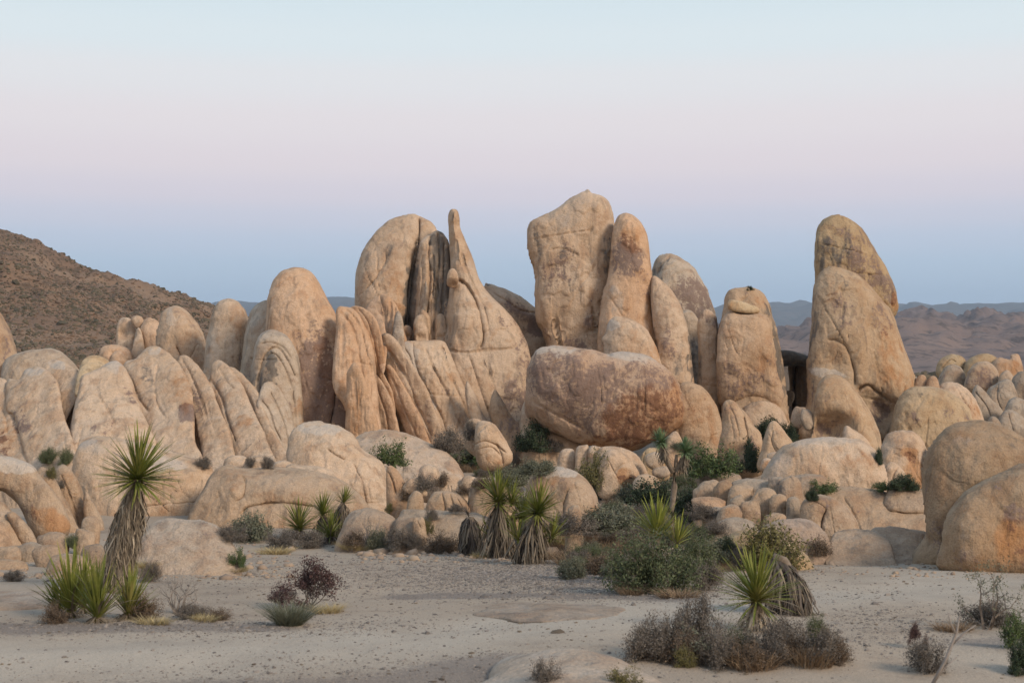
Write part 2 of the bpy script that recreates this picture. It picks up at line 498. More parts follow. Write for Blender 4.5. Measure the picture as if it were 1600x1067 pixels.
def catmull(P, closed=True, k=8):
    P = np.asarray(P, float)
    n = len(P)
    out = []
    rg = range(n) if closed else range(n - 1)
    for i in rg:
        if closed:
            a, b, c, d = P[i - 1], P[i], P[(i + 1) % n], P[(i + 2) % n]
        else:
            a, b, c, d = P[max(i - 1, 0)], P[i], P[i + 1], P[min(i + 2, n - 1)]
        for t in np.linspace(0, 1, k, endpoint=False):
            out.append(0.5 * (2 * b + (c - a) * t + (2 * a - 5 * b + 4 * c - d) * t * t + (3 * b - a - 3 * c + d) * t ** 3))
    if not closed: out.append(P[-1])
    return np.array(out)

def seg_dist(Q, A, B):
    """nearest distance and nearest point from Q to the segments A-B"""
    best = np.full(len(Q), 1e18); bp = np.zeros_like(Q)
    AB = B - A
    L2 = (AB ** 2).sum(1) + 1e-12
    for s in range(0, len(Q), 4000):
        q = Q[s:s + 4000]
        t = np.clip(((q[:, None] - A[None]) * AB[None]).sum(-1) / L2[None], 0, 1)
        pt = A[None] + t[..., None] * AB[None]
        d = ((q[:, None] - pt) ** 2).sum(-1)
        j = d.argmin(1)
        ii = np.arange(len(q))
        best[s:s + 4000] = d[ii, j]; bp[s:s + 4000] = pt[ii, j]
    return np.sqrt(best), bp

def inside(Q, P):
    x, y = Q[:, 0], Q[:, 1]
    c = np.zeros(len(Q), bool)
    n = len(P); j = n - 1
    for i in range(n):
        xi, yi = P[i]; xj, yj = P[j]
        if yi != yj:
            m = ((yi > y) != (yj > y)) & (x < (xj - xi) * (y - yi) / (yj - yi) + xi)
            c ^= m
        j = i
    return c

def poisson(mask, h):
    u = np.zeros(mask.shape); b = np.where(mask, h * h, 0.0)
    def A(x):
        y = 4 * x
        y[1:] -= x[:-1]; y[:-1] -= x[1:]; y[:, 1:] -= x[:, :-1]; y[:, :-1] -= x[:, 1:]
        return np.where(mask, y, 0)
    r_ = b.copy(); p = r_.copy(); rs = (r_ * r_).sum(); r0 = rs
    for k in range(160):
        Ap = A(p); al = rs / max((p * Ap).sum(), 1e-20)
        u += al * p; r_ -= al * Ap
        rn = (r_ * r_).sum()
        if rn < 1e-5 * r0: break
        p = r_ + (rn / rs) * p; rs = rn
    return u

DEPTHS = {}
def rock_mesh(name, outline, D, lean=0.22, k=0.8, p=1.35, cracks=(), bumps=(), stains=(), rough=1.0, step=None, bk=1.3, seed=None, flute=0.0,
              sharp=False, auto=True, slopex=0.0, capT=None, sink=0.0, fit=False):
    seed = (abs(hash_str(name)) % 1000) if seed is None else seed
    P0 = np.asarray(outline, float)
    P = catmull(P0) if not sharp else P0
    c0 = P.mean(0)
    # slightly uneven outline
    q = np.concatenate([P, np.full((len(P), 1), seed * 1.7)], 1)
    size = min(np.ptp(P[:, 0]), np.ptp(P[:, 1]))
    dirn = (P - c0) / (np.linalg.norm(P - c0, axis=1)[:, None] + 1e-9)
    P = P + dirn * (fbm(q, 1 / 14.0, 2)[:, None] * min(1.4, size * 0.018))
    lo, hi = P.min(0), P.max(0)
    area = np.prod(hi - lo)
    if step is None:
        step = float(np.clip(math.sqrt(area) / 85, 0.8, 1.7))
    A_, B_ = P, np.roll(P, -1, 0)
    # smooth inflation field on a coarse grid
    m = 44
    hc = max((hi - lo).max() / m, 0.5)
    cx = np.arange(lo[0] - 1.5 * hc, hi[0] + 2.5 * hc, hc); cy = np.arange(lo[1] - 1.5 * hc, hi[1] + 2.5 * hc, hc)
    CX, CY = np.meshgrid(cx, cy)
    Qc = np.stack([CX.ravel(), CY.ravel()], 1)
    mk = inside(Qc, P).reshape(CX.shape)
    u = poisson(mk, hc)
    dc, _ = seg_dist(Qc, A_, B_)
    dc = dc.reshape(CX.shape)
    ratio = np.where(mk, u / np.maximum(dc, 0.45 * hc), 0)
    for _ in range(4):   # spread outwards so that interpolation near the rim is sound
        w = (ratio > 0).astype(float)
        s = ratio.copy(); ws = w.copy()
        for ax, sh in ((0, 1), (0, -1), (1, 1), (1, -1)):
            s += np.roll(ratio, sh, ax); ws += np.roll(w, sh, ax)
        ratio = np.where(ratio > 0, ratio, s / np.maximum(ws, 1))
    # fine grid
    fx = np.arange(lo[0] - step, hi[0] + step, step); fy = np.arange(lo[1] - step, hi[1] + step, step)
    FX, FY = np.meshgrid(fx, fy)
    Q = np.stack([FX.ravel(), FY.ravel()], 1)
    ins = inside(Q, P)
    near = np.zeros(len(Q), bool)
    d, bp = seg_dist(Q, A_, B_)
    valid = ins | (d < 0.55 * step)
    vg = valid.reshape(FX.shape)
    cell = vg[:-1, :-1] & vg[:-1, 1:] & vg[1:, 1:] & vg[1:, :-1]
    ig = ins.reshape(FX.shape)
    cell &= (ig[:-1, :-1].astype(int) + ig[:-1, 1:] + ig[1:, 1:] + ig[1:, :-1]) >= 2
    ids = np.arange(FX.size).reshape(FX.shape)
    Fq = np.stack([ids[:-1, :-1], ids[:-1, 1:], ids[1:, 1:], ids[1:, :-1]], -1)[cell]
    # boundary nodes: nodes with fewer than four cells
    cnt = np.bincount(Fq.ravel(), minlength=FX.size)
    used = cnt > 0
    bd = used & (cnt < 4)
    Q[bd] = bp[bd]; d[bd] = 0
    remap = -np.ones(FX.size, int); remap[used] = np.arange(used.sum())
    Q = Q[used]; d = d[used]; bd = bd[used]
    Fq = remap[Fq]
    gxi = np.clip((Q[:, 0] - cx[0]) / hc, 0, len(cx) - 1.001); gyi = np.clip((Q[:, 1] - cy[0]) / hc, 0, len(cy) - 1.001)
    i0, j0 = gxi.astype(int), gyi.astype(int); a, b = gxi - i0, gyi - j0
    rt = ratio[j0, i0] * (1 - a) * (1 - b) + ratio[j0, i0 + 1] * a * (1 - b) + ratio[j0 + 1, i0] * (1 - a) * b + ratio[j0 + 1, i0 + 1] * a * b
    uu = rt * d
    t = 2 * np.sqrt(np.maximum(uu, 0))
    tm = t.max() + 1e-9
    t = tm * (1 - (1 - t / tm) ** p) * k
    if capT: t = t * min(1.0, capT / (tm * k))
    tb = t * bk
    edge = np.clip(d / (0.12 * size + 1), 0, 1)
    for cr in cracks:
        line, w, dep = cr[0], cr[1], cr[2]
        L = catmull(line, False, 6) if len(line) > 2 else np.asarray(line, float)
        nz = fbm(np.concatenate([Q, np.zeros((len(Q), 1)) + seed], 1), 1 / 9.0, 2) * 1.6
        dd, _ = seg_dist(Q + nz[:, None] * np.array([0.7, 0.5]), L[:-1], L[1:])
        # fade at the two ends
        e = np.minimum(np.hypot(*(Q - L[0]).T), np.hypot(*(Q - L[-1]).T))
        fade = np.clip(e / (3 * w) + 0.35, 0, 1)
        w = w * 0.75
        t = t - dep * 1.7 * fade * (0.65 * np.exp(-(dd / w) ** 2) + 0.35 * np.exp(-dd / (3.6 * w))) * np.clip(d / (2 * w) + 0.15, 0, 1)
    for bx, by, rx, ry, an, amp in bumps:
        ca, sa = math.cos(math.radians(an)), math.sin(math.radians(an))
        X = (Q[:, 0] - bx) * ca + (Q[:, 1] - by) * sa; Y = -(Q[:, 0] - bx) * sa + (Q[:, 1] - by) * ca
        t = t + amp * np.exp(-((X / rx) ** 2 + (Y / ry) ** 2)) * np.clip(d / 6, 0, 1)
    if size > 34:
        # flaked skins: crisp little steps in the face, and a few hairline joints
        f_ = fbm(np.concatenate([Q * np.array([1.0, 0.62]), np.full((len(Q), 1), seed * 5.3)], 1), 1 / 46.0, 3)
        ht = min(1.5, size * 0.012) * rough
        for thr, sg in ((0.10, 1), (-0.16, 1), (0.34, -1)):
            e_ = np.clip((f_ - thr) / 0.035 + 0.5, 0, 1)
            t = t + sg * ht * (e_ * e_ * (3 - 2 * e_)) * edge
        rj = np.random.default_rng(seed + 77)
        for q_ in range(int(min(3, size / 60))):
            o_ = lo + (hi - lo) * rj.uniform(0.2, 0.8, 2)
            an_ = rj.normal(1.35, 0.28) if rj.random() < 0.72 else rj.normal(0.15, 0.2)
            L_ = size * rj.uniform(0.35, 0.9)
            d_ = np.array([math.cos(an_), math.sin(an_)]) * L_ / 2
            nz = fbm(np.concatenate([Q, np.full((len(Q), 1), seed + q_)], 1), 1 / 16.0, 2) * 2.4
            dd, _ = seg_dist(Q + nz[:, None] * np.array([1.0, 0.3]), (o_ - d_)[None], (o_ + d_)[None])
            t = t - 2.2 * rough * np.exp(-(dd / 0.95) ** 2) * edge
    if flute:
        qf = np.stack([Q[:, 0] / 9.0, Q[:, 1] / 60.0, np.full(len(Q), seed * 3.1)], 1)
        t = t - flute * np.abs(fbm(qf, 1.0, 2)) * 2 * edge
    t = np.where(bd, 0, np.maximum(t, -0.15 * tm * edge))
    # depth: in front of what stands behind its upper rim
    ybot = hi[1]
    if auto and fit:
        rim = P[P[:, 1] < 800]
        rim = np.concatenate([rim + (c0 - rim) * 0.03, rim + (c0 - rim) * 0.4])
        jj, ii = zbi(rim[:, 0], rim[:, 1]); zb = ZB[jj, ii]; ok = zb < 1e8
        if ok.sum() > 8:
            sc = D / FP
            Af = np.stack([np.ones(ok.sum()), (c0[1] - rim[ok, 1]) * sc, (rim[ok, 0] - c0[0]) * sc], 1)
            sol = np.linalg.lstsq(Af, zb[ok], rcond=None)[0]
            lean = float(np.clip(sol[1], 0.0, 1.3)); slopex = float(np.clip(sol[2], -0.6, 0.6))
            res = zb[ok] - Af[:, 1] * lean - Af[:, 2] * slopex
            D = float(np.percentile(res, 12)) - 0.05
    elif auto:
        rim = P[P[:, 1] < lo[1] + 0.62 * (hi[1] - lo[1])]
        rim = rim + (c0 - rim) * 0.03
        jj, ii = zbi(rim[:, 0], rim[:, 1])
        zb = ZB[jj, ii]
        ok = zb < 1e8
        if ok.sum() > 3:
            base_off = lean * (c0[1] - rim[:, 1]) / FP * D
            lim = np.percentile((zb - base_off)[ok], 18) - 0.04
            D = min(D, lim)
    DEPTHS[name] = round(float(D), 1)
    s = D / FP
    # depth of the middle sheet: leans back with height
    off = lean * (c0[1] - Q[:, 1]) * s + slopex * (Q[:, 0] - c0[0]) * s
    Dm = D + off
    if sink:
        ft = np.clip((Q[:, 1] - (lo[1] + 0.45 * (hi[1] - lo[1]))) / (0.5 * (hi[1] - lo[1])), 0, 1)
        Dm = Dm + sink * s * ft * ft * (3 - 2 * ft)
    R0 = np.stack([(Q[:, 0] - 800) / FP * Dm, Dm, CAMH - (Q[:, 1] - HOR) / FP * Dm], 1)
    vd = np.array([(c0[0] - 800) / FP, 1.0, 0.0]); vd /= np.linalg.norm(vd)
    Vf = R0 - vd * (t * s)[:, None]
    ni = ~bd
    nb = np.cumsum(ni) - 1 + len(Q)
    back_id = np.where(bd, np.arange(len(Q)), nb)
    Vb = (R0 + vd * (tb * s)[:, None])[ni]
    V = np.concatenate([Vf, Vb])
    F = np.concatenate([Fq[:, ::1], back_id[Fq][:, ::-1]])
    # normals
    def vnorm(V):
        n = np.cross(V[F[:, 2]] - V[F[:, 0]], V[F[:, 3]] - V[F[:, 1]])
        N = np.zeros_like(V)
        for c in range(4):
            for ax in range(3):
                N[:, ax] += np.bincount(F[:, c], weights=n[:, ax], minlength=len(V))
        return N / (np.linalg.norm(N, axis=1)[:, None] + 1e-12)
    N = vnorm(V)
    if (N[:len(Vf)][ni] @ -vd).mean() < 0:
        F = F[:, ::-1]; N = -N
    Sm = size * s
    a1 = min(0.05 * Sm, 0.16) * rough
    Vs = V * np.array([1.0, 1.0, 0.55])
    rid = 0.35 - np.abs(fbm(Vs, 0.9, 3, seed + 21))
    disp = fbm(V, 1.6 / max(Sm, 0.4), 3, seed) * a1 * 1.1 + fbm(V, 1.3, 3, seed + 3) * min(0.045, 0.025 * Sm) * rough + fbm(V, 4.5, 3, seed + 5) * 0.014 * rough + rid * min(0.05, 0.025 * Sm) * rough
    rimf = np.ones(len(V)); rimf[:len(Q)][bd] = 0.35
    V = V + N * (disp * rimf)[:, None]
    # write the front depths
    jj, ii = zbi(Q[:, 0], Q[:, 1])
    dv = V[:len(Q), 1]
    for dj in (0, 1):
        for di in (0, 1):
            j2 = np.clip(jj + dj, 0, BH - 1); i2 = np.clip(ii + di, 0, BW - 1)
            if dj == 0 and di == 0: np.minimum.at(ZB, (j2, i2), dv)
    base = R0[np.argmax(Q[:, 1])].copy()
    base = np.array([R0[:, 0].mean(), R0[:, 1].mean(), max(V[:, 2].min(), 0.0)])
    V = V - base
    me = mesh_from(name, V, F, [ROCK])
    at = me.attributes.new("stain", 'FLOAT_COLOR', 'POINT')
    S = np.zeros((len(V), 4), np.float32)
    ch = {'v': 0, 'g': 1, 'o': 2, 'p': 3}
    Qn = Q + (fbm(np.concatenate([Q, np.full((len(Q), 1), seed)], 1), 1 / 18.0, 3)[:, None]) * np.array([[14.0, 10.0]])
    for sx, sy, rx, ry, an, ty, am in stains:
        ca, sa = math.cos(math.radians(an)), math.sin(math.radians(an))
        X = (Qn[:, 0] - sx) * ca + (Qn[:, 1] - sy) * sa; Y = -(Qn[:, 0] - sx) * sa + (Qn[:, 1] - sy) * ca
        rr = np.sqrt((X / rx) ** 2 + (Y / ry) ** 2)
        f = np.clip((1.35 - rr) / 0.8, 0, 1); f = f * f * (3 - 2 * f) * am
        S[:len(Q), ch[ty]] = np.maximum(S[:len(Q), ch[ty]], f)
    at.data.foreach_set("color", S.ravel())
    return me, base

def hash_str(s):
    h = 5381
    for ch in s: h = (h * 33 + ord(ch)) % 1000003
    return h

TINT = {'tan': (1, 1, 1, 1), 'grey': (0.88, 0.95, 1.02, 1), 'peach': (1.06, 0.97, 0.9, 1), 'dark': (0.72, 0.74, 0.76, 1), 'pale': (0.93, 0.95, 0.98, 1),
        'brown': (0.80, 0.74, 0.68, 1), 'cool': (0.92, 0.95, 1.04, 1), 'sand': (1.03, 1.03, 1.02, 1), 'yellow': (0.98, 0.98, 0.86, 1), 'deep': (0.5, 0.47, 0.45, 1)}  # deep puts the shade of the gaps into the colour
_uniq = [0]
def rock(name, label, cat, outline, D, tint='tan', group=None, parent=None, **kw):
    _uniq[0] += 1
    kw.setdefault('seed', _uniq[0] * 7 % 997)
    if D < 35 and parent is None:      # carry the foot of a rock down into the ground
        zg = np.interp(D, [13, 17, 22, 28, 34, 42], [0, -.3, -.75, -1.25, -1.45, -1.5])
        need = HOR + (CAMH - zg + 0.15) * FP / D
        oy = [p_[1] for p_ in outline]; b_, t_ = max(oy), min(oy)
        if 0 < need - b_ < 90:
            outline = [(p_[0], p_[1] + (need - b_) * max(0.0, min(1.0, ((p_[1] - t_) / (b_ - t_) - 0.55) / 0.35))) for p_ in outline]
    me, base = rock_mesh(name, outline, D, **kw)
    loc = Vector(base)
    if parent is not None:
        loc = loc - parent.location
    o = link(name, me, parent, loc)
    tc_ = TINT[tint] if isinstance(tint, str) else tint
    if D < 36: tc_ = (tc_[0] * 0.78, tc_[1] * 0.765, tc_[2] * 0.745, 1)      # nearer rocks are tinted darker and slightly browner
    o.color = tc_
    if parent is None:
        tag(o, label, cat, group)
    elif label:
        o["label"] = label
    return o
def dome(name, label, cat, x, y, rx, ry, h, tint, ang=0.0, seed=1):
    n, m = 72, 16
    V = [(0, 0, 0)]
    for j in range(1, m + 1):
        f = j / m
        for i in range(n):
            a_ = 2 * math.pi * i / n
            V.append((math.cos(a_) * f, math.sin(a_) * f, 0))
    V = np.array(V)
    w = 1 + 0.35 * perlin(np.stack([V[:, 0] * 1.4, V[:, 1] * 1.4, np.full(len(V), seed * 1.0)], 1))
    X = V[:, 0] * rx * w; Y = V[:, 1] * ry * w
    ca, sa = math.cos(ang), math.sin(ang)
    X, Y = X * ca - Y * sa, X * sa + Y * ca
    f = np.hypot(V[:, 0], V[:, 1])
    Z = h * (1.25 * np.sqrt(np.maximum(1 - f ** 2.4, 0)) - 0.25) + ground_z(X + x, Y + y) - float(ground_z(np.array([x]), np.array([y]))[0]) * 0
    Z += 0.03 * fbm(np.stack([X, Y, X * 0], 1), 1.2, 3, seed)
    z0 = float(ground_z(np.array([x]), np.array([y]))[0])
    F = [(0, 1 + i, 1 + (i + 1) % n) for i in range(n)]
    for j in range(m - 1):
        for i in range(n):
            a_ = 1 + j * n + i; b_ = 1 + j * n + (i + 1) % n
            F.append((a_, a_ + n, b_ + n, b_))
    F.append(tuple(range(1 + (m - 1) * n, 1 + m * n))[::-1])
    me = mesh_from(name, np.stack([X, Y, Z - z0], 1), F, [ROCK])
    me.attributes.new("stain", 'FLOAT_COLOR', 'POINT').data.foreach_set("color", np.zeros(len(V) * 4, np.float32))
    o = link(name, me, None, (x, y, z0))
    o.color = TINT[tint] if isinstance(tint, str) else tint
    return tag(o, label, cat)
def ell(cx, cy, rx, ry, ang=0, n=11, sq=0.12, seed=0):
    r = np.random.default_rng(int(cx * 13 + cy * 7 + seed))
    out = []
    ca, sa = math.cos(math.radians(ang)), math.sin(math.radians(ang))
    for i in range(n):
        a = 2 * math.pi * i / n
        q = 1 + r.uniform(-sq, sq)
        c, s = math.cos(a), math.sin(a)
        c = math.copysign(abs(c) ** 0.85, c); s = math.copysign(abs(s) ** 0.85, s)
        x, y = rx * q * c, ry * q * s
        out.append((cx + x * ca - y * sa, cy + x * sa + y * ca))
    return out
def outcrop(name, label, cat, px, py, D, group=None):
    o = link(name, None, None, Vector(ray(px, py, D)))
    o.location.z = 0
    o.empty_display_size = 0.3
    return tag(o, label, cat, group)
# ================================================================== ROCKS, back to front
# ---- far left
rock("boulder", "steep pink-tan rock at the far left edge below the hillside", "boulder",
     [(-60, 460), (-20, 470), (0, 488), (14, 512), (26, 545), (36, 590), (40, 640), (-60, 640)], 62, 'brown', stains=[(10, 540, 8, 40, 10, 'v', .5)])
rock("boulder", "broad low grey-tan dome behind the pale left outcrop, below the hillside", "boulder",
     [(-6, 640), (0, 590), (8, 562), (40, 549), (80, 545), (104, 556), (122, 575), (140, 600), (145, 640)], 60, 'grey')
oc = outcrop("rock_outcrop", "small cluster of knobbly rocks with a ring-shaped hollow under the hillside", "rock outcrop", 215, 560, 60)
for nm, pts, D, kw in [
    ("rock_knob", [(182, 560), (182, 515), (186, 501), (196, 496), (207, 501), (213, 515), (211, 535), (206, 575), (186, 575)], 61, dict(bumps=[(193, 522, 9, 8, 0, -9)], k=.7)),
    ("rock_knob", [(204, 500), (212, 493), (222, 496), (225, 508), (213, 513)], 60.6, {}),
    ("rock_knob", [(222, 590), (223, 540), (221, 512), (230, 497), (244, 500), (256, 512), (268, 535), (280, 560), (282, 600)], 60.3, dict(tint='peach')),
    ("rock_knob", [(200, 575), (206, 545), (214, 514), (221, 518), (226, 545), (228, 580)], 59.7, {}),
    ("rock_knob", [(154, 575), (156, 550), (165, 540), (186, 539), (200, 545), (207, 560), (206, 585), (160, 585)], 59, dict(tint='peach', bumps=[(176, 553, 6, 6, 0, -5)])),
    ("rock_knob", [(173, 575), (174, 556), (182, 548), (192, 551), (200, 566), (196, 580)], 58.5, dict(tint='peach')),
]:
    rock(nm, None, None, pts, D, kw.pop('tint', 'tan'), parent=oc, **kw)
rock("boulder", "rounded grey-topped shoulder of rock below the foot of the hillside", "boulder",
     [(246, 545), (250, 500), (257, 484), (270, 478), (287, 482), (300, 495), (313, 513), (322, 535), (326, 575), (320, 620), (262, 620)], 57, 'tan',
     cracks=[([(276, 541), (283, 556), (286, 570)], 2, 6)], stains=[(300, 540, 22, 30, 20, 'o', .35), (265, 495, 10, 20, 0, 'p', .5)])
rock("boulder", "smooth upright egg-shaped rock between the shoulder and the tall reddish dome", "boulder",
     [(316, 600), (321, 540), (329, 497), (339, 475), (356, 466), (371, 471), (383, 485), (390, 506), (389, 528), (380, 552), (374, 590), (372, 640), (316, 640)], 54, 'tan',
     cracks=[([(346, 472), (356, 468), (366, 471)], 1.5, 1.5)], stains=[(378, 560, 16, 40, 10, 'v', .35), (375, 500, 12, 45, 0, 'o', .45), (335, 560, 12, 50, 0, 'p', .5)])
rock("boulder", "narrow grey-tan shoulder pressed against the left side of the tall reddish dome", "boulder",
     [(372, 660), (378, 560), (386, 505), (396, 481), (412, 470), (428, 472), (440, 487), (448, 512), (452, 570), (450, 660)], 52, 'grey',
     stains=[(400, 580, 20, 30, 0, 'v', .35), (425, 540, 16, 26, 0, 'o', .4)])
rock("boulder", "tall reddish dome of rock with a dark red varnish patch on its face", "boulder",
     [(398, 620), (412, 530), (418, 472), (427, 440), (441, 423), (465, 417), (486, 424), (501, 445), (514, 470), (525, 492), (540, 535), (553, 590), (566, 645), (576, 700), (400, 720)], 52, 'peach',
     rough=1.15, k=.62, p=1.5, cracks=[([(534, 530), (531, 570), (526, 600), (520, 640), (515, 665)], 2.2, 6), ([(487, 432), (492, 438), (498, 441)], 1.5, 2)],
     stains=[(498, 590, 42, 80, -8, 'v', .85), (478, 640, 40, 60, 0, 'v', .9), (492, 515, 22, 16, 20, 'v', .5), (540, 640, 26, 45, 0, 'v', .72), (460, 545, 10, 40, 0, 'v', .4), (440, 500, 30, 60, 0, 'o', .3), (520, 560, 30, 80, 0, 'o', .5)])
rock("boulder", "grey-streaked shell-layered rock in front of the tall reddish dome", "boulder",
     [(386, 680), (389, 610), (396, 560), (402, 530), (414, 518), (430, 516), (447, 523), (460, 540), (467, 562), (470, 600), (474, 650), (475, 720), (395, 720)], 49.5, 'grey',
     cracks=[([(403, 610), (405, 585), (413, 558), (425, 545), (437, 545), (450, 565), (461, 590)], 2, 4), ([(417, 560), (425, 552), (436, 560), (449, 585), (458, 620), (462, 670)], 1.8, 3.4),
             ([(400, 640), (402, 600), (411, 570)], 1.6, 3), ([(409, 540), (416, 536), (430, 537), (444, 545), (456, 562)], 1.8, 2.6), ([(455, 650), (459, 600)], 1.5, 2)],
     stains=[(424, 575, 9, 32, 0, 'g', .9), (408, 600, 12, 30, 10, 'g', .6), (445, 610, 22, 40, 0, 'v', .35), (463, 650, 8, 50, 0, 'o', .6)])

# ---- rock between spire and big split rock
rock("boulder", "brown-varnished boulder wedged between the pointed spire and the split monolith", "boulder",
     [(752, 520), (757, 450), (764, 444), (778, 447), (800, 456), (820, 468), (836, 482), (848, 500), (856, 540), (850, 590), (800, 590)], 56, 'tan',
     cracks=[([(770, 458), (795, 475), (815, 487), (840, 490)], 1.6, 2.5)], stains=[(815, 490, 30, 12, 30, 'v', .75), (840, 510, 20, 20, 0, 'v', .8), (765, 447, 6, 3, 0, 'g', .8)], bumps=[(825, 515, 26, 18, 25, -12)])

# ---- columned tower
oc = outcrop("rock_tower", "domed rock tower with dark grey-streaked vertical columns on its right side", "rock tower", 630, 600, 54)
for pts, D, kw in [
    ([(553, 600), (554, 480), (554, 440), (559, 412), (572, 385), (590, 362), (608, 346), (630, 338), (652, 337), (672, 345), (682, 358), (690, 380), (697, 420), (700, 500), (700, 620)], 55, dict(k=.6, p=1.6,
        cracks=[([(654, 342), (655, 370), (652, 400), (645, 430), (641, 470), (638, 530)], 2.4, 11), ([(649, 380), (642, 420), (636, 460), (632, 530)], 2.4, 12), ([(575, 455), (585, 445), (602, 415), (604, 400)], 2, 2.5)],
        bumps=[(640, 470, 9, 70, 4, -14), (600, 470, 30, 60, 10, 4)],
        stains=[(642, 480, 13, 75, 3, 'g', 1.0), (652, 390, 5, 30, 0, 'g', .7), (598, 400, 25, 14, -40, 'g', .4), (560, 460, 14, 50, 0, 'g', .35), (620, 480, 14, 60, 0, 'o', .5), (590, 455, 20, 15, 0, 'o', .4)])),
    ([(655, 420), (655, 385), (662, 372), (674, 365), (684, 361), (695, 368), (702, 385), (705, 430), (706, 560), (640, 560), (648, 500), (652, 450)], 53.8, dict(k=.5, tint='tan',
        cracks=[([(672, 368), (670, 400), (672, 440), (668, 480), (664, 530)], 1.6, 5), ([(684, 364), (686, 400), (682, 450), (678, 520)], 1.5, 5), ([(694, 380), (693, 430), (690, 500)], 1.5, 4), ([(678, 400), (677, 450), (672, 490)], 1.2, 3), ([(660, 400), (660, 440), (656, 480), (654, 520)], 1.4, 3)],
        flute=2.2, stains=[(686, 430, 14, 85, 0, 'g', .85), (700, 420, 5, 90, 0, 'g', 1.0), (674, 470, 8, 60, 0, 'g', .5)])),
    ([(650, 530), (654, 500), (662, 470), (665, 440), (670, 460), (667, 490), (664, 530)], 53.3, dict(tint='grey', k=.7)),
    ([(655, 520), (656, 490), (661, 484), (672, 496), (671, 525)], 52.8, dict()),
]:
    rock("rock_column", None, None, pts, D, kw.pop('tint', 'tan'), parent=oc, **kw)
for pts, lab in [
    ([(628, 555), (630, 530), (627, 516), (634, 508), (642, 511), (644, 522), (640, 535), (642, 555)], "small mushroom-shaped knob, leftmost of three at the foot of the columned tower"),
    ([(647, 560), (648, 530), (646, 508), (651, 494), (662, 492), (668, 504), (668, 560)], "blunt thumb-shaped knob, middle of three at the foot of the columned tower"),
    ([(679, 560), (680, 520), (679, 503), (685, 491), (694, 493), (700, 508), (701, 530), (700, 560)], "blunt thumb-shaped knob, rightmost of three at the foot of the columned tower"),
]:
    cxm = sum(p[0] for p in pts) / len(pts)
    rock("thumb_rock", lab, "rock", pts, 52.4, 'tan', k=.8, sink=6, bumps=[(cxm, 527, 14, 5, 0, -5)], stains=[(cxm, 526, 8, 3, 0, 'g', .5)])

# ---- spire
oc = outcrop("rock_spire", "sharp pointed rock spire with a broad apron, between the columned tower and the split monolith", "rock spire", 745, 690, 52)
for pts, D, kw in [
    ([(700, 352), (701, 335), (706, 327), (714, 328), (719, 340), (721, 356), (731, 382), (741, 406), (753, 442), (775, 470), (798, 494), (816, 520), (828, 555), (834, 600), (834, 660), (826, 730), (740, 730), (700, 660), (690, 560), (697, 500), (703, 440), (702, 390)], 52.5,
     dict(k=.5, p=1.5, cracks=[([(701, 352), (710, 349), (720, 353)], 1.4, 2), ([(716, 438), (730, 448), (742, 470), (750, 495), (755, 525), (750, 546)], 2.2, 7), ([(704, 380), (701, 430), (699, 480), (697, 546)], 2.4, 6), ([(720, 395), (730, 425), (744, 455), (757, 485), (764, 520)], 2, 2.5), ([(700, 546), (725, 551), (760, 547), (800, 545)], 1.8, 2.6), ([(760, 560), (775, 620), (790, 660)], 2, 2.5), ([(735, 560), (748, 600), (765, 650), (775, 690)], 2, 3.5)],
          bumps=[(722, 495, 18, 42, -8, 7), (745, 640, 30, 40, 0, 8), (790, 640, 22, 30, 0, -6)],
          stains=[(710, 340, 10, 13, 0, 'g', .6), (790, 505, 16, 10, 40, 'v', .55), (822, 560, 14, 50, 0, 'v', .5), (805, 620, 26, 30, 0, 'v', .55), (770, 560, 30, 10, 0, 'g', .4), (735, 470, 5, 30, -20, 'g', .5), (760, 450, 12, 60, -25, 'p', .4), (712, 600, 30, 50, 0, 'o', .35)])),
    ([(699, 446), (699, 430), (703, 421), (709, 420), (715, 428), (716, 442), (709, 450)], 51.6, dict(k=.6, sink=14)),
]:
    rock("rock_spur", None, None, pts, D, kw.pop('tint', 'tan'), parent=oc, **kw)
rock("rock_apron", "pale fluted rock apron sweeping down to the right below the three knobs", "rock",
     [(620, 545), (632, 536), (655, 533), (690, 532), (702, 545), (716, 580), (732, 615), (750, 650), (770, 690), (800, 730), (690, 740), (668, 680), (654, 640), (640, 595), (626, 570)], 50, 'sand',
     k=.42, flute=2.4, lean=.45, cracks=[([(632, 545), (642, 560), (648, 585)], 1.5, 3.5), ([(646, 540), (650, 570), (668, 610), (690, 650), (702, 690)], 1.8, 4), ([(665, 545), (680, 580), (700, 620), (724, 670)], 1.6, 3), ([(690, 540), (702, 580), (722, 625), (742, 670)], 1.7, 3.4), ([(676, 572), (692, 600), (712, 640)], 1.3, 2.4)],
     stains=[(656, 600, 14, 60, -25, 'p', .9), (700, 614, 9, 10, 40, 'v', .6), (716, 600, 16, 50, -25, 'o', .35), (640, 555, 20, 16, 0, 'p', .8)])
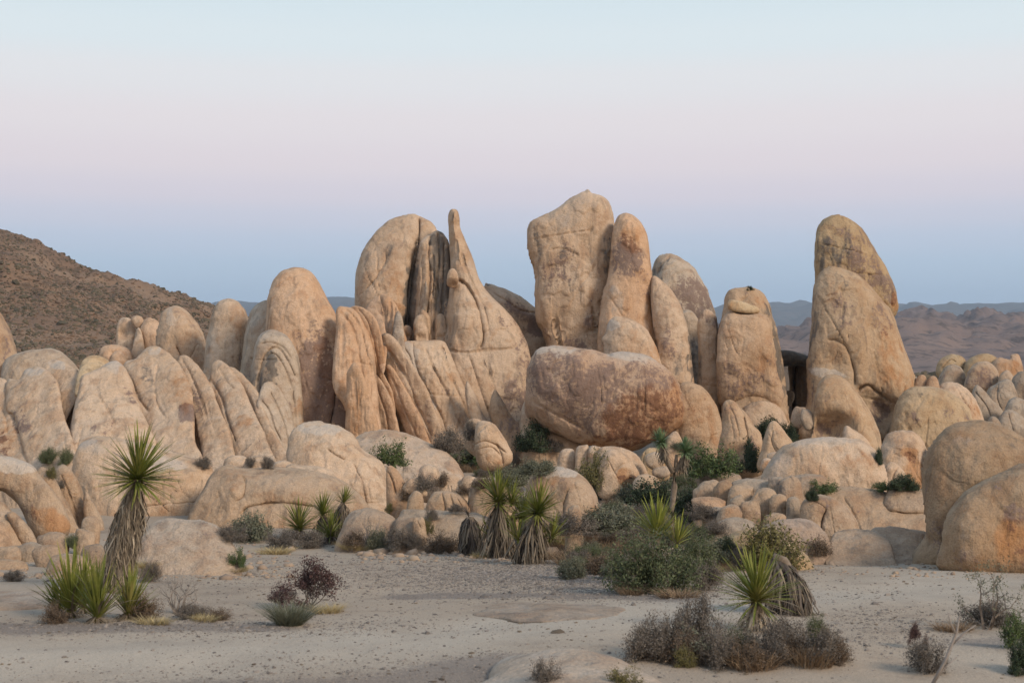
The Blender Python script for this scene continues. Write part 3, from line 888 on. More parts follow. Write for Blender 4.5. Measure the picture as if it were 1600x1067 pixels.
# ---- fins right of the dome
oc = outcrop("rock_outcrop", "sloping sheaf of narrow rock fins between the reddish dome and the columned tower", "rock outcrop", 590, 690, 50)
for pts, D, kw in [
    ([(520, 560), (540, 500), (580, 485), (610, 520), (640, 560), (690, 610), (730, 680), (760, 740), (520, 740)], 53, dict(k=.25, lean=.45, auto=False)),
    ([(556, 560), (560, 500), (572, 480), (583, 466), (598, 459), (611, 467), (622, 482), (630, 510), (634, 560)], 53.5, dict(k=.34, cracks=[([(594, 462), (600, 490), (603, 530)], 1.4, 3), ([(611, 470), (609, 500), (606, 530)], 1.4, 3.5), ([(618, 480), (615, 505), (612, 530)], 1.2, 3)])),
    ([(610, 560), (613, 520), (618, 492), (623, 486), (629, 498), (632, 530), (632, 560)], 52, dict(tint='grey')),
    ([(618, 650), (616, 640), (628, 648), (648, 668), (664, 690), (678, 712), (676, 730), (655, 720), (636, 690)], 47.2, dict(k=.40, tint='sand', stains=[(655, 705, 12, 10, 30, 'o', .5)])),
    ([(600, 700), (603, 664), (610, 652), (622, 665), (640, 690), (660, 712), (664, 735), (610, 735)], 47.5, dict(k=.40, tint='sand', cracks=[([(636, 675), (637, 700)], 1.3, 2)])),
    ([(592, 550), (596, 525), (606, 522), (620, 533), (636, 555), (652, 580), (668, 610), (684, 650), (700, 690), (720, 730), (650, 730), (628, 680), (612, 625), (598, 580)], 50, dict(k=.30, tint='tan', bumps=[(640, 610, 20, 9, 55, 5)], cracks=[([(606, 545), (625, 575), (640, 600), (655, 640), (675, 680)], 2, 3.5)], stains=[(668, 640, 20, 22, 30, 'v', .55), (600, 550, 10, 18, 0, 'p', .7)])),
    ([(606, 590), (604, 571), (614, 575), (628, 595), (640, 618), (655, 650), (672, 690), (690, 725), (660, 725), (640, 690), (622, 650), (612, 620)], 48.8, dict(k=.34, cracks=[([(612, 590), (625, 620), (640, 655), (655, 685)], 1.5, 2.2)])),
    ([(592, 640), (590, 590), (596, 580), (606, 596), (614, 615), (618, 640), (614, 655)], 49, dict(k=.40, stains=[(606, 625, 8, 28, -15, 'o', .7)])),
    ([(583, 640), (590, 612), (598, 622), (606, 650), (612, 690), (596, 700)], 48.1, dict(k=.40)),
    ([(580, 640), (581, 590), (586, 583), (597, 596), (608, 615), (618, 645), (626, 700), (600, 710), (588, 680)], 48.4, dict(k=.36, cracks=[([(588, 600), (596, 625), (604, 650), (608, 690)], 1.5, 2.4)], stains=[(600, 650, 8, 40, -10, 'o', .4)])),
    ([(572, 520), (570, 492), (580, 482), (592, 488), (600, 502), (604, 530), (604, 560), (598, 585), (588, 560)], 50.5, dict(k=.34)),
    ([(543, 490), (548, 480), (558, 478), (572, 484), (588, 500), (597, 530), (602, 570), (596, 590), (590, 585), (583, 560), (570, 530), (556, 508)], 50.8, dict(k=.40, flute=2, cracks=[([(560, 482), (576, 505), (586, 540), (592, 575)], 1.5, 2.6)], stains=[(594, 560, 10, 30, -10, 'o', .7)])),
    ([(520, 600), (524, 520), (526, 484), (538, 479), (553, 483), (568, 500), (578, 525), (586, 560), (591, 620), (594, 700), (556, 700), (540, 640)], 51.5, dict(k=.36, flute=3.0, cracks=[([(532, 486), (550, 510), (560, 545), (568, 600), (574, 660)], 1.7, 3.5), ([(540, 482), (560, 505), (572, 545), (582, 590)], 1.5, 2.5)], stains=[(545, 600, 20, 60, 0, 'o', .5)])),
    ([(568, 700), (564, 640), (562, 600), (566, 590), (574, 610), (584, 640), (592, 680), (594, 705)], 49.6, dict(k=.40, stains=[(566, 640, 5, 40, 0, 'v', .7)])),
    ([(552, 700), (546, 610), (549, 590), (557, 585), (563, 600), (566, 640), (568, 700)], 49.9, dict(k=.40)),
    ([(545, 700), (541, 600), (545, 577), (556, 568), (567, 585), (578, 615), (590, 660), (600, 710)], 50.2, dict(k=.34, flute=2, stains=[(553, 640, 12, 50, 0, 'o', .5)])),
]:
    rock("rock_fin", None, None, pts, D, kw.pop('tint', 'peach'), parent=oc, fit=kw.get('auto', True), **kw)

rock("rock_fin", "narrow leaning blade of rock against the foot of the spire's apron", "rock",
     [(727, 620), (729, 595), (734, 600), (744, 620), (754, 645), (770, 665), (800, 690), (812, 720), (752, 720), (738, 670)], 48.5, 'tan', k=.6, stains=[(745, 640, 8, 30, -25, 'o', .4)])
rock("rock_fin", "low dark-stained rock rib between the leaning blade and the giant balanced boulder", "rock",
     [(765, 640), (772, 610), (782, 620), (800, 650), (822, 672), (835, 700), (830, 730), (790, 720), (776, 680)], 48, 'brown', k=.6, stains=[(800, 670, 30, 30, 0, 'v', .35)])

# ---- rocks filling the gaps, tinted dark to stand for their shade
rock("boulder", "shade-tinted rock deep behind the giant balanced boulder and the reddish slab", "boulder",
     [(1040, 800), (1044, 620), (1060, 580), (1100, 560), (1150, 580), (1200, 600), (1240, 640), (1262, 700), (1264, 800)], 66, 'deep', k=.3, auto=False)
rock("boulder", "shade-tinted rock deep under the left end of the giant balanced boulder", "boulder",
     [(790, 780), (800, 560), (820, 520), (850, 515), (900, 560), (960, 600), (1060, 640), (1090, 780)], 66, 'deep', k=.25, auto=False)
# ---- behind the split monolith, right
rock("boulder", "brown-capped dome behind the right shoulder of the split monolith", "boulder",
     [(1008, 520), (1016, 450), (1020, 418), (1029, 402), (1045, 397), (1062, 402), (1085, 420), (1101, 444), (1112, 472), (1120, 505), (1124, 580), (1020, 590)], 60, 'grey',
     cracks=[([(1048, 402), (1034, 418), (1026, 432)], 2, 3)], stains=[(1075, 470, 38, 36, 30, 'v', .82), (1040, 410, 22, 14, -20, 'g', .5), (1030, 425, 10, 22, 0, 'g', .6)])
rock("boulder", "pale narrow rock in the shadowed gap behind the thin fin", "boulder",
     [(1058, 620), (1062, 500), (1068, 486), (1078, 485), (1089, 496), (1094, 520), (1094, 640)], 56.5, 'grey', stains=[(1085, 570, 8, 60, 0, 'g', .7)])
# ---- split monolith
rock("rock_monolith", "tallest monolith, blocky and wide with a small pointed tip, left half of the split pair", "rock monolith",
     [(826, 385), (826, 360), (832, 348), (850, 339), (868, 327), (888, 314), (904, 304), (911, 299), (919, 295), (927, 303), (938, 304), (949, 312), (956, 328), (961, 352), (966, 385), (964, 420), (958, 450), (955, 480), (952, 520), (952, 600), (880, 610), (850, 585), (852, 545), (846, 520), (838, 502), (837, 470), (838, 448), (833, 415), (828, 400)], 54, 'tan',
     rough=1.15, k=.6, p=2.0, lean=.1, cracks=[([(868, 500), (872, 522), (877, 545)], 1.8, 5), ([(924, 480), (928, 500), (930, 512)], 1.8, 5), ([(860, 395), (872, 392), (888, 395), (903, 402)], 1.6, 2), ([(842, 346), (852, 345), (858, 344)], 1.4, 1.6), ([(902, 455), (914, 440), (930, 415)], 1.3, 1.4), ([(915, 520), (930, 515), (936, 511)], 1.6, 4)],
     bumps=[(870, 460, 18, 60, 0, -4), (850, 520, 10, 40, 0, 4), (905, 480, 26, 60, 4, 5), (893, 560, 18, 30, 0, -8)],
     stains=[(885, 415, 16, 34, 5, 'v', .52), (878, 400, 26, 12, 0, 'g', .5), (893, 440, 12, 28, 5, 'g', .5), (844, 390, 7, 28, 0, 'g', .62), (945, 400, 8, 40, 5, 'g', .6), (900, 335, 10, 8, 0, 'g', .38), (866, 490, 28, 50, 0, 'g', .35), (895, 545, 24, 22, 0, 'v', .5), (850, 525, 8, 20, 0, 'v', .45), (920, 440, 18, 40, 10, 'o', .32), (890, 340, 60, 30, -30, 'p', .45), (905, 420, 30, 60, 0, 'g', .3), (925, 500, 14, 30, 0, 'v', .42), (860, 440, 14, 40, 0, 'v', .36), (870, 350, 30, 16, 0, 'p', .3)])
rock("rock_monolith", "slimmer rust-patched monolith, right half of the split pair with a black crack on its left", "rock monolith",
     [(957, 365), (963, 342), (970, 335), (980, 332), (994, 338), (1006, 353), (1013, 375), (1017, 410), (1019, 440), (1026, 480), (1034, 520), (1043, 560), (1050, 610), (938, 610), (936, 560), (935, 520), (938, 490), (945, 455), (953, 415)], 52.5, 'peach',
     rough=1.15, k=.66, p=1.5, lean=.12, cracks=[([(970, 340), (966, 360), (962, 380)], 1.4, 1.6), ([(1012, 420), (1018, 470), (1026, 510), (1036, 560)], 1.8, 2.4)],
     stains=[(982, 405, 24, 38, -10, 'v', .82), (972, 420, 20, 24, 0, 'v', .6), (1005, 450, 16, 28, 0, 'v', .42), (990, 375, 20, 24, 0, 'o', .7), (1022, 500, 14, 60, 0, 'o', .8), (965, 480, 14, 40, 0, 'p', .5)])
rock("boulder", "pale rounded shoulder stepping down right of the slim rust-patched monolith", "boulder",
     [(1016, 470), (1018, 436), (1026, 433), (1042, 447), (1058, 466), (1068, 490), (1075, 520), (1080, 560), (1085, 640), (1030, 640), (1026, 560)], 52, 'tan',
     stains=[(1064, 580, 10, 70, 0, 'g', .55), (1045, 540, 14, 40, 0, 'v', .4), (1078, 560, 5, 60, 0, 'g', .8)])
rock("boulder", "smooth pale bulge leaning on the foot of the split pair, above the giant balanced boulder", "boulder",
     [(944, 590), (943, 545), (940, 530), (947, 520), (950, 505), (960, 494), (975, 495), (992, 500), (1008, 512), (1020, 530), (1030, 556), (1038, 590), (1036, 620), (946, 620)], 50.5, 'tan', k=.6,
     stains=[(955, 510, 14, 10, 0, 'p', .8), (1022, 560, 14, 40, 0, 'o', .7)], bumps=[(944, 545, 8, 10, 0, -6)])
# ---- thin fin and squat block right of the split pair
rock("rock_fin", "thin upright fin of rock between the split pair and the block with the tiny bush", "rock",
     [(1089, 640), (1091, 560), (1090, 508), (1095, 489), (1104, 483), (1114, 489), (1121, 502), (1123, 560), (1126, 650)], 52, 'tan', k=.7, lean=.05,
     stains=[(1094, 560, 4, 60, 0, 'g', .5), (1110, 500, 14, 12, 0, 'v', .42), (1118, 600, 8, 30, 0, 'g', .4)])
oc = outcrop("rock_tower", "squat flat-topped rock block with a nose-like ledge and a tiny bush on its summit", "rock tower", 1175, 650, 52)
for pts, D, kw in [
    ([(1122, 540), (1126, 500), (1130, 480), (1133, 464), (1141, 454), (1158, 450), (1178, 450), (1190, 456), (1200, 470), (1210, 500), (1220, 545), (1227, 590), (1231, 640), (1228, 690), (1140, 690)], 53, dict(k=.5, tint=(.86, .83, .78, 1), bk=5, cracks=[([(1157, 470), (1164, 466), (1171, 462)], 1.3, 2)], stains=[(1215, 560, 8, 80, -8, 'g', .85), (1200, 490, 8, 20, -20, 'g', .5), (1180, 460, 16, 8, 0, 'v', .3), (1190, 470, 14, 12, 0, 'o', .5)])),
    ([(1120, 560), (1123, 515), (1132, 493), (1144, 487), (1166, 490), (1186, 489), (1202, 499), (1208, 530), (1215, 575), (1224, 615), (1230, 640), (1222, 652), (1205, 634), (1190, 622), (1160, 626), (1130, 634), (1122, 620)], 51.8, dict(k=.5, p=2.0, tint=(.92, .87, .82, 1),
        stains=[(1160, 600, 40, 26, 0, 'v', .55), (1145, 585, 18, 22, 0, 'v', .5), (1212, 580, 8, 50, -8, 'v', .4), (1180, 550, 30, 40, 0, 'o', .3), (1150, 500, 20, 8, 0, 'g', .3)], lean=.05)),
    ([(1137, 480), (1139, 469), (1150, 469), (1168, 474), (1182, 479), (1187, 486), (1180, 490), (1160, 489), (1144, 486)], 51, dict(k=.8, tint='yellow', stains=[(1160, 478, 26, 8, 0, 'o', .4)])),
    ([(1155, 690), (1158, 645), (1170, 631), (1195, 626), (1216, 636), (1230, 656), (1232, 690)], 51.2, dict(k=.6, tint='tan')),
]:
    rock("rock_block", None, None, pts, D, kw.pop('tint', 'tan'), parent=oc, **kw)

# ---- gap between block and right tower, its shade painted into the rocks' colour
rock("boulder", "shade-tinted rock at the back of the gap left of the tall right tower", "boulder",
     [(1205, 720), (1208, 600), (1215, 566), (1232, 556), (1250, 560), (1266, 575), (1275, 720)], 82, 'deep', k=.5, auto=False, stains=[(1240, 620, 60, 90, 0, 'g', 1.0)])  # dark tint and full grey stain paint the gap's shade
rock("boulder", "shade-tinted flat boulder wedged as a roof over the gap left of the right tower", "boulder",
     [(1196, 568), (1200, 553), (1216, 547), (1236, 548), (1254, 553), (1270, 558), (1282, 564), (1282, 576), (1262, 573), (1240, 571), (1222, 573), (1206, 574)], 57, (.5, .48, .46, 1), k=1.0, bk=26, lean=0, auto=False, rough=.6, stains=[(1240, 560, 60, 20, 0, 'g', .8)])  # runs far back to shade the gap; tint and grey darken it too
rock("boulder", "narrow shade-tinted rock standing in the dark gap left of the right tower", "boulder",
     [(1228, 740), (1229, 690), (1232, 640), (1233, 600), (1231, 562), (1240, 556), (1258, 556), (1268, 600), (1270, 660), (1272, 740)], 60, (.45, .44, .42, 1), k=.5, cracks=[([(1243, 570), (1241, 620), (1243, 680)], 2, 9)], lean=0, auto=False, rough=.8, stains=[(1252, 620, 20, 80, 0, 'g', .5)])  # gap shade painted on by dark tint and grey patch
rock("boulder", "small shade-tinted stone low in the dark gap left of the right tower", "boulder", ell(1233, 622, 8, 12, 10), 59, 'dark', k=.9, auto=False)

# ---- right tower
rock("rock_capstone", "mottled brown capstone leaning on top of the right tower", "rock capstone",
     [(1273, 425), (1273, 385), (1276, 357), (1288, 342), (1306, 337), (1328, 343), (1346, 356), (1358, 372), (1372, 396), (1386, 420), (1398, 448), (1405, 475), (1403, 488), (1394, 496), (1374, 488), (1350, 470), (1320, 460), (1290, 460), (1276, 455)], 54.5, (.78, .77, .66, 1),
     rough=1.15, k=.62, p=1.4, lean=.1, stains=[(1300, 395, 34, 40, 20, 'g', .6), (1340, 400, 50, 36, 50, 'v', .52), (1385, 450, 16, 36, -35, 'v', .6), (1320, 365, 30, 16, 10, 'v', .38), (1300, 380, 30, 30, 0, 'v', .34), (1398, 470, 8, 22, -10, 'o', .8), (1340, 430, 40, 8, 35, 'v', .5)], cracks=[([(1395, 455), (1392, 470), (1396, 480)], 1.5, 3)])

rock("rock_monolith", "tall tapering lower stone of the right tower with caves at its foot", "rock monolith",
     [(1261, 620), (1262, 570), (1266, 520), (1269, 478), (1273, 442), (1284, 425), (1300, 418), (1328, 424), (1350, 437), (1375, 462), (1396, 488), (1404, 515), (1413, 545), (1424, 575), (1432, 600), (1434, 650), (1420, 700), (1262, 700)], 52, (.84, .82, .76, 1),
     rough=1.15, k=.6, p=1.6, lean=.16, bk=4.5, cracks=[([(1297, 531), (1312, 534), (1325, 548), (1335, 580), (1336, 600)], 2.4, 6), ([(1340, 608), (1355, 600), (1372, 612), (1392, 626)], 2, 6), ([(1314, 450), (1318, 480), (1316, 510)], 1.5, 1.6), ([(1408, 620), (1412, 600), (1416, 590)], 1.6, 3)],
     bumps=[(1302, 560, 22, 26, 10, -9), (1368, 634, 26, 20, 20, -26), (1385, 650, 20, 20, 0, -18), (1345, 560, 22, 60, 10, 4)],
     stains=[(1272, 520, 9, 90, 2, 'g', .6), (1320, 480, 26, 32, 0, 'v', .38), (1330, 450, 26, 18, 20, 'g', .42), (1300, 560, 18, 22, 0, 'g', .45), (1368, 638, 24, 16, 0, 'v', .7), (1395, 560, 24, 60, -10, 'o', .55), (1380, 500, 16, 40, -20, 'v', .4), (1300, 585, 30, 10, 10, 'p', .8), (1345, 520, 20, 30, 0, 'v', .3), (1420, 600, 10, 30, 0, 'o', .6), (1270, 620, 10, 30, 0, 'v', .4)])  # grey left edge paints the tower's shaded side; caves get dark patches
# ---- far right pile
oc = None
PILE = [
    ([(1466, 590), (1466, 566), (1478, 556), (1490, 553), (1505, 558), (1512, 575), (1510, 600)], 82, 'yellow', "lumpy yellow-tan rock on the skyline of the far right pile, furthest left", dict(cracks=[([(1472, 575), (1485, 562), (1494, 566)], 1, 1.6)])),
    ([(1506, 600), (1508, 570), (1520, 557), (1538, 552), (1555, 557), (1566, 575), (1568, 600)], 84, 'yellow', "pale crowned rock behind the round varnished boulder on the far right pile", {}),
    ([(1548, 600), (1550, 570), (1562, 560), (1578, 562), (1580, 554), (1592, 554), (1598, 575), (1602, 610)], 82, 'peach', "orange two-horned rock on the skyline at the far right", dict(stains=[(1575, 575, 20, 20, 0, 'o', .6)])),
    ([(1462, 620), (1466, 592), (1478, 573), (1490, 570), (1502, 574), (1510, 592), (1514, 620)], 74, 'grey', "smooth blunt rock in front of the lumpy skyline rock, far right pile", dict(stains=[(1475, 590, 8, 12, 0, 'v', .4)])),
    ([(1509, 610), (1511, 585), (1522, 569), (1540, 564), (1554, 572), (1562, 588), (1563, 606), (1545, 614)], 73, 'tan', "round brown-varnished boulder in the middle of the far right pile", dict(stains=[(1535, 590, 26, 20, 0, 'v', .55)])),
    ([(1560, 610), (1562, 588), (1574, 578), (1584, 590), (1586, 612)], 72, 'tan', "small rock right of the round varnished boulder, far right pile", {}),
    ([(1428, 620), (1430, 596), (1438, 586), (1447, 590), (1450, 620)], 66, 'peach', "small orange rock tucked behind the foot of the right tower", {}),
    ([(1446, 620), (1449, 594), (1458, 587), (1466, 595), (1468, 620)], 65, 'peach', "small pinkish wedge right of the orange rock behind the right tower", {}),
    ([(1576, 640), (1580, 600), (1588, 585), (1602, 580), (1640, 590), (1640, 650)], 68, 'dark', "dark shaded boulder at the right edge of the frame, far pile", {}),
    ([(1540, 650), (1542, 612), (1556, 600), (1574, 592), (1586, 605), (1592, 630), (1590, 655)], 66, 'grey', "cracked grey rock below the round varnished boulder, far right pile", dict(cracks=[([(1560, 600), (1558, 620), (1565, 640)], 1.2, 2.2)])),
    ([(1516, 660), (1518, 618), (1526, 602), (1538, 610), (1552, 625), (1566, 640), (1572, 665)], 64, 'grey', "slanting grey rib of rock descending the far right pile", dict(cracks=[([(1524, 612), (1540, 632), (1548, 650)], 1.2, 2)])),
    ([(1572, 670), (1574, 632), (1586, 620), (1602, 626), (1640, 650), (1640, 690)], 62, 'grey', "grey rounded rock at the right edge above the near boulder", {}),
    ([(1556, 690), (1560, 655), (1572, 640), (1590, 645), (1605, 660), (1612, 700)], 59, 'grey', "upright grey rock just above the near right boulder", dict(cracks=[([(1575, 645), (1582, 670)], 1.2, 2)])),
    ([(1538, 700), (1542, 660), (1552, 650), (1564, 662), (1574, 700)], 57, 'grey', "slim grey wedge behind the near right boulder", {}),
]
for pts, D, tn, lab, kw in PILE:
    tn = tuple(q * .80 for q in TINT[tn][:3]) + (1,)
    rock("boulder", lab, "boulder", pts, D, tn, **kw)
rock("boulder", "orange-sided boulder half hidden behind the large tan boulder right of the tower", "boulder",
     [(1455, 690), (1458, 625), (1468, 603), (1484, 597), (1502, 602), (1520, 618), (1533, 642), (1540, 670), (1540, 710)], 51, 'tan', stains=[(1525, 650, 12, 30, -20, 'o', .6), (1515, 640, 8, 20, 0, 'v', .4)])
rock("boulder", "large tan boulder with freckled lichen patches right of the tower's foot", "boulder",
     [(1390, 720), (1392, 665), (1398, 635), (1410, 614), (1430, 604), (1455, 604), (1482, 611), (1503, 625), (1516, 645), (1522, 680), (1520, 720)], 49, (.84, .83, .74, 1), k=.7,
     stains=[(1490, 650, 24, 12, 20, 'v', .5), (1430, 650, 12, 8, 0, 'v', .42), (1442, 622, 10, 6, 0, 'g', .4), (1500, 670, 20, 14, 0, 'o', .4), (1455, 660, 24, 10, 0, 'g', .35)])

# ---- in front of the tower
rock("boulder", "hooked tan rock arching over a dark hollow in front of the right tower", "boulder",
     [(1270, 740), (1270, 660), (1273, 620), (1281, 594), (1296, 585), (1314, 588), (1332, 602), (1348, 622), (1362, 646), (1374, 675), (1380, 705), (1378, 740)], 47, (.88, .86, .80, 1),
     k=.62, cracks=[([(1352, 625), (1364, 652), (1374, 685)], 1.6, 3)], bumps=[(1294, 674, 28, 24, 0, -44), (1314, 656, 14, 10, 30, -10)],
     stains=[(1295, 672, 22, 20, 0, 'v', .5), (1340, 640, 16, 30, -30, 'o', .35)])  # dark patch laid inside the hollow
rock("rock_tongue", "small pale rock tongue at the lip of the hollow before the right tower", "rock",
     [(1316, 690), (1318, 670), (1324, 665), (1336, 673), (1352, 684), (1362, 700), (1366, 730), (1320, 730)], 45.5, 'sand')
rock("boulder", "small round boulder in the gap, left one of a touching pair", "boulder", ell(1248, 652, 12, 18, 15), 49, 'tan')
rock("boulder", "small grey boulder in the gap, right one of a touching pair", "boulder", ell(1262, 655, 12, 16, -20), 48.6, 'grey')
rock("boulder", "tall reddish-tan rounded slab right of the giant balanced boulder", "boulder",
     [(1050, 740), (1054, 640), (1058, 608), (1066, 598), (1080, 597), (1098, 606), (1113, 622), (1124, 648), (1131, 685), (1136, 740)], 48, (.90, .86, .80, 1), k=.6,
     cracks=[([(1106, 690), (1112, 680), (1122, 676)], 1.4, 2.5)], stains=[(1100, 660, 24, 50, -20, 'o', .5), (1065, 660, 10, 40, 0, 'g', .4), (1090, 640, 20, 30, 0, 'v', .3)])
rock("boulder", "pointed tan rock with a split front below the squat block", "boulder",
     [(1124, 740), (1127, 670), (1129, 634), (1137, 625), (1149, 628), (1163, 643), (1178, 664), (1190, 684), (1192, 740)], 45.5, (.90, .86, .80, 1), k=.6,
     cracks=[([(1162, 650), (1167, 675), (1170, 705)], 1.8, 4.5), ([(1140, 632), (1150, 655), (1155, 680)], 1.4, 2)], stains=[(1150, 660, 14, 30, 0, 'v', .35), (1178, 690, 8, 20, 0, 'v', .4)])
rock("boulder", "triangular two-lobed rock beside dark green bushes below the squat block", "boulder",
     [(1186, 735), (1190, 700), (1196, 674), (1204, 659), (1214, 660), (1228, 676), (1240, 696), (1244, 735)], 43.5, (.90, .86, .80, 1), k=.65, bumps=[(1222, 695, 12, 13, 0, 6)],
     cracks=[([(1208, 672), (1206, 690), (1214, 705)], 1.4, 2.5)], stains=[(1222, 695, 12, 12, 0, 'o', .5)])
rock("boulder", "small tan stone at the left end of the wide smooth dome, upper one", "boulder", ell(1212, 714, 13, 9, 0), 41, 'tan')
rock("boulder", "small orange stone at the left end of the wide smooth dome, lower one", "boulder", ell(1200, 727, 13, 12, 20), 40, 'tan', stains=[(1200, 727, 10, 8, 0, 'o', .5)])

# ---- giant balanced boulder and its footing
rock("boulder", "tan slab of rock under the left underside of the giant balanced boulder", "boulder",
     [(805, 720), (812, 660), (818, 630), (830, 625), (860, 650), (900, 680), (920, 710), (915, 740), (820, 740)], 48, 'tan', stains=[(860, 690, 40, 20, 20, 'v', .35)])
rock("giant_boulder", "giant balanced boulder, purple-grey on the left and rusty orange on the right", "boulder",
     [(819, 640), (822, 600), (826, 570), (836, 547), (855, 540), (882, 540), (915, 545), (938, 549), (950, 552), (962, 549), (990, 551), (1015, 558), (1038, 574), (1054, 594), (1065, 618), (1068, 642), (1062, 662), (1044, 678), (1020, 690), (998, 702), (980, 706), (960, 700), (930, 697), (900, 694), (876, 684), (850, 670), (832, 660)], 47.5, (0.86, 0.82, 0.82, 1),
     rough=1.15, k=.74, p=1.5, lean=-.12, cracks=[([(934, 550), (946, 556), (958, 552)], 2, 5), ([(834, 625), (862, 640), (885, 652), (920, 672), (932, 690)], 2, 2.5)],
     bumps=[(850, 668, 30, 14, 25, -6), (928, 690, 14, 18, 0, -4)],
     stains=[(880, 595, 70, 52, 15, 'v', .66), (930, 620, 66, 66, 20, 'v', .7), (1010, 600, 52, 40, 30, 'v', .62), (1000, 650, 76, 48, -25, 'v', .68), (1000, 650, 66, 44, -25, 'o', .8), (1050, 640, 20, 50, 0, 'o', .9), (960, 690, 46, 16, 0, 'o', .8), (985, 555, 50, 10, 8, 'p', .7), (865, 547, 46, 9, 0, 'p', .7), (850, 670, 30, 14, 20, 'o', .4)])
rock("boulder", "small smooth rock propping the right underside of the giant boulder", "boulder",
     [(1036, 740), (1038, 700), (1044, 682), (1056, 674), (1064, 684), (1068, 705), (1066, 740)], 44.5, 'tan')
rock("boulder", "yellow-tan footing rock below the right underside of the giant boulder", "boulder",
     [(1000, 750), (1003, 712), (1016, 700), (1034, 702), (1042, 720), (1044, 750)], 43.5, 'yellow', cracks=[([(1009, 705), (1006, 720), (1004, 740)], 1.5, 3)])
rock("boulder", "rocky block left of the dark green bush, cracked into rounded lobes", "boulder",
     [(728, 700), (726, 668), (732, 656), (744, 654), (753, 660), (756, 690), (750, 715)], 42.5, 'sand')
rock("boulder", "pale rock cracked into several rounded lobes, left of the dark green bush", "boulder",
     [(745, 720), (742, 690), (744, 664), (754, 657), (770, 661), (782, 674), (792, 690), (800, 708), (799, 722), (784, 732), (760, 735), (750, 730)], 41.5, 'sand', k=.8,
     cracks=[([(745, 694), (758, 688), (775, 694), (790, 706)], 1.7, 4), ([(776, 692), (784, 710), (786, 724)], 1.6, 3.5), ([(750, 700), (768, 697), (784, 712)], 1.4, 2.5)],
     stains=[(768, 712, 16, 12, 20, 'o', .65)])
rock("boulder", "flat-faced footing stone under the giant boulder, leftmost of the row", "boulder",
     [(871, 750), (872, 718), (877, 704), (889, 701), (898, 708), (898, 750)], 42, 'tan')
rock("boulder", "upright footing stone under the giant boulder, second from the left", "boulder",
     [(899, 755), (899, 712), (902, 698), (912, 696), (920, 700), (919, 750)], 41.6, 'tan')
rock("boulder", "orange-topped footing stone under the giant boulder, third from the left", "boulder",
     [(919, 760), (919, 710), (922, 698), (932, 697), (942, 706), (944, 760)], 41.3, 'tan', stains=[(932, 710, 10, 12, 0, 'o', .7)])
rock("boulder", "long smooth rock lying behind the arched lobe under the giant boulder", "boulder",
     [(935, 740), (936, 704), (948, 697), (970, 699), (990, 708), (1004, 722), (1012, 740), (1016, 760), (990, 765)], 41, 'tan')
rock("boulder", "arched tan lobe with a dark hollow beneath, below the giant boulder", "boulder",
     [(935, 775), (934, 735), (940, 712), (954, 702), (972, 706), (988, 720), (998, 738), (1000, 752), (985, 748), (972, 756), (964, 775)], 39.5, 'tan', k=.7,
     cracks=[([(960, 735), (970, 725), (978, 722)], 1.3, 1.6)], stains=[(975, 740, 14, 16, 0, 'o', .7), (984, 748, 16, 6, 0, 'v', .6)])
rock("boulder", "low pale stone right of the arched lobe", "boulder", [(990, 770), (992, 748), (1008, 741), (1026, 746), (1034, 760), (1034, 775)], 38.5, 'sand')
for (cx, cy, rx, ry, an), lab in [((1022, 720, 15, 14, 20), "small pale stone below the right underside of the giant boulder, upper of two"),
                          ((1034, 738, 14, 10, 0), "small grey-tan stone left of the forked tree, lower of two")]:
    rock("boulder", lab, "boulder", ell(cx, cy, rx, ry, an), 40, 'grey')

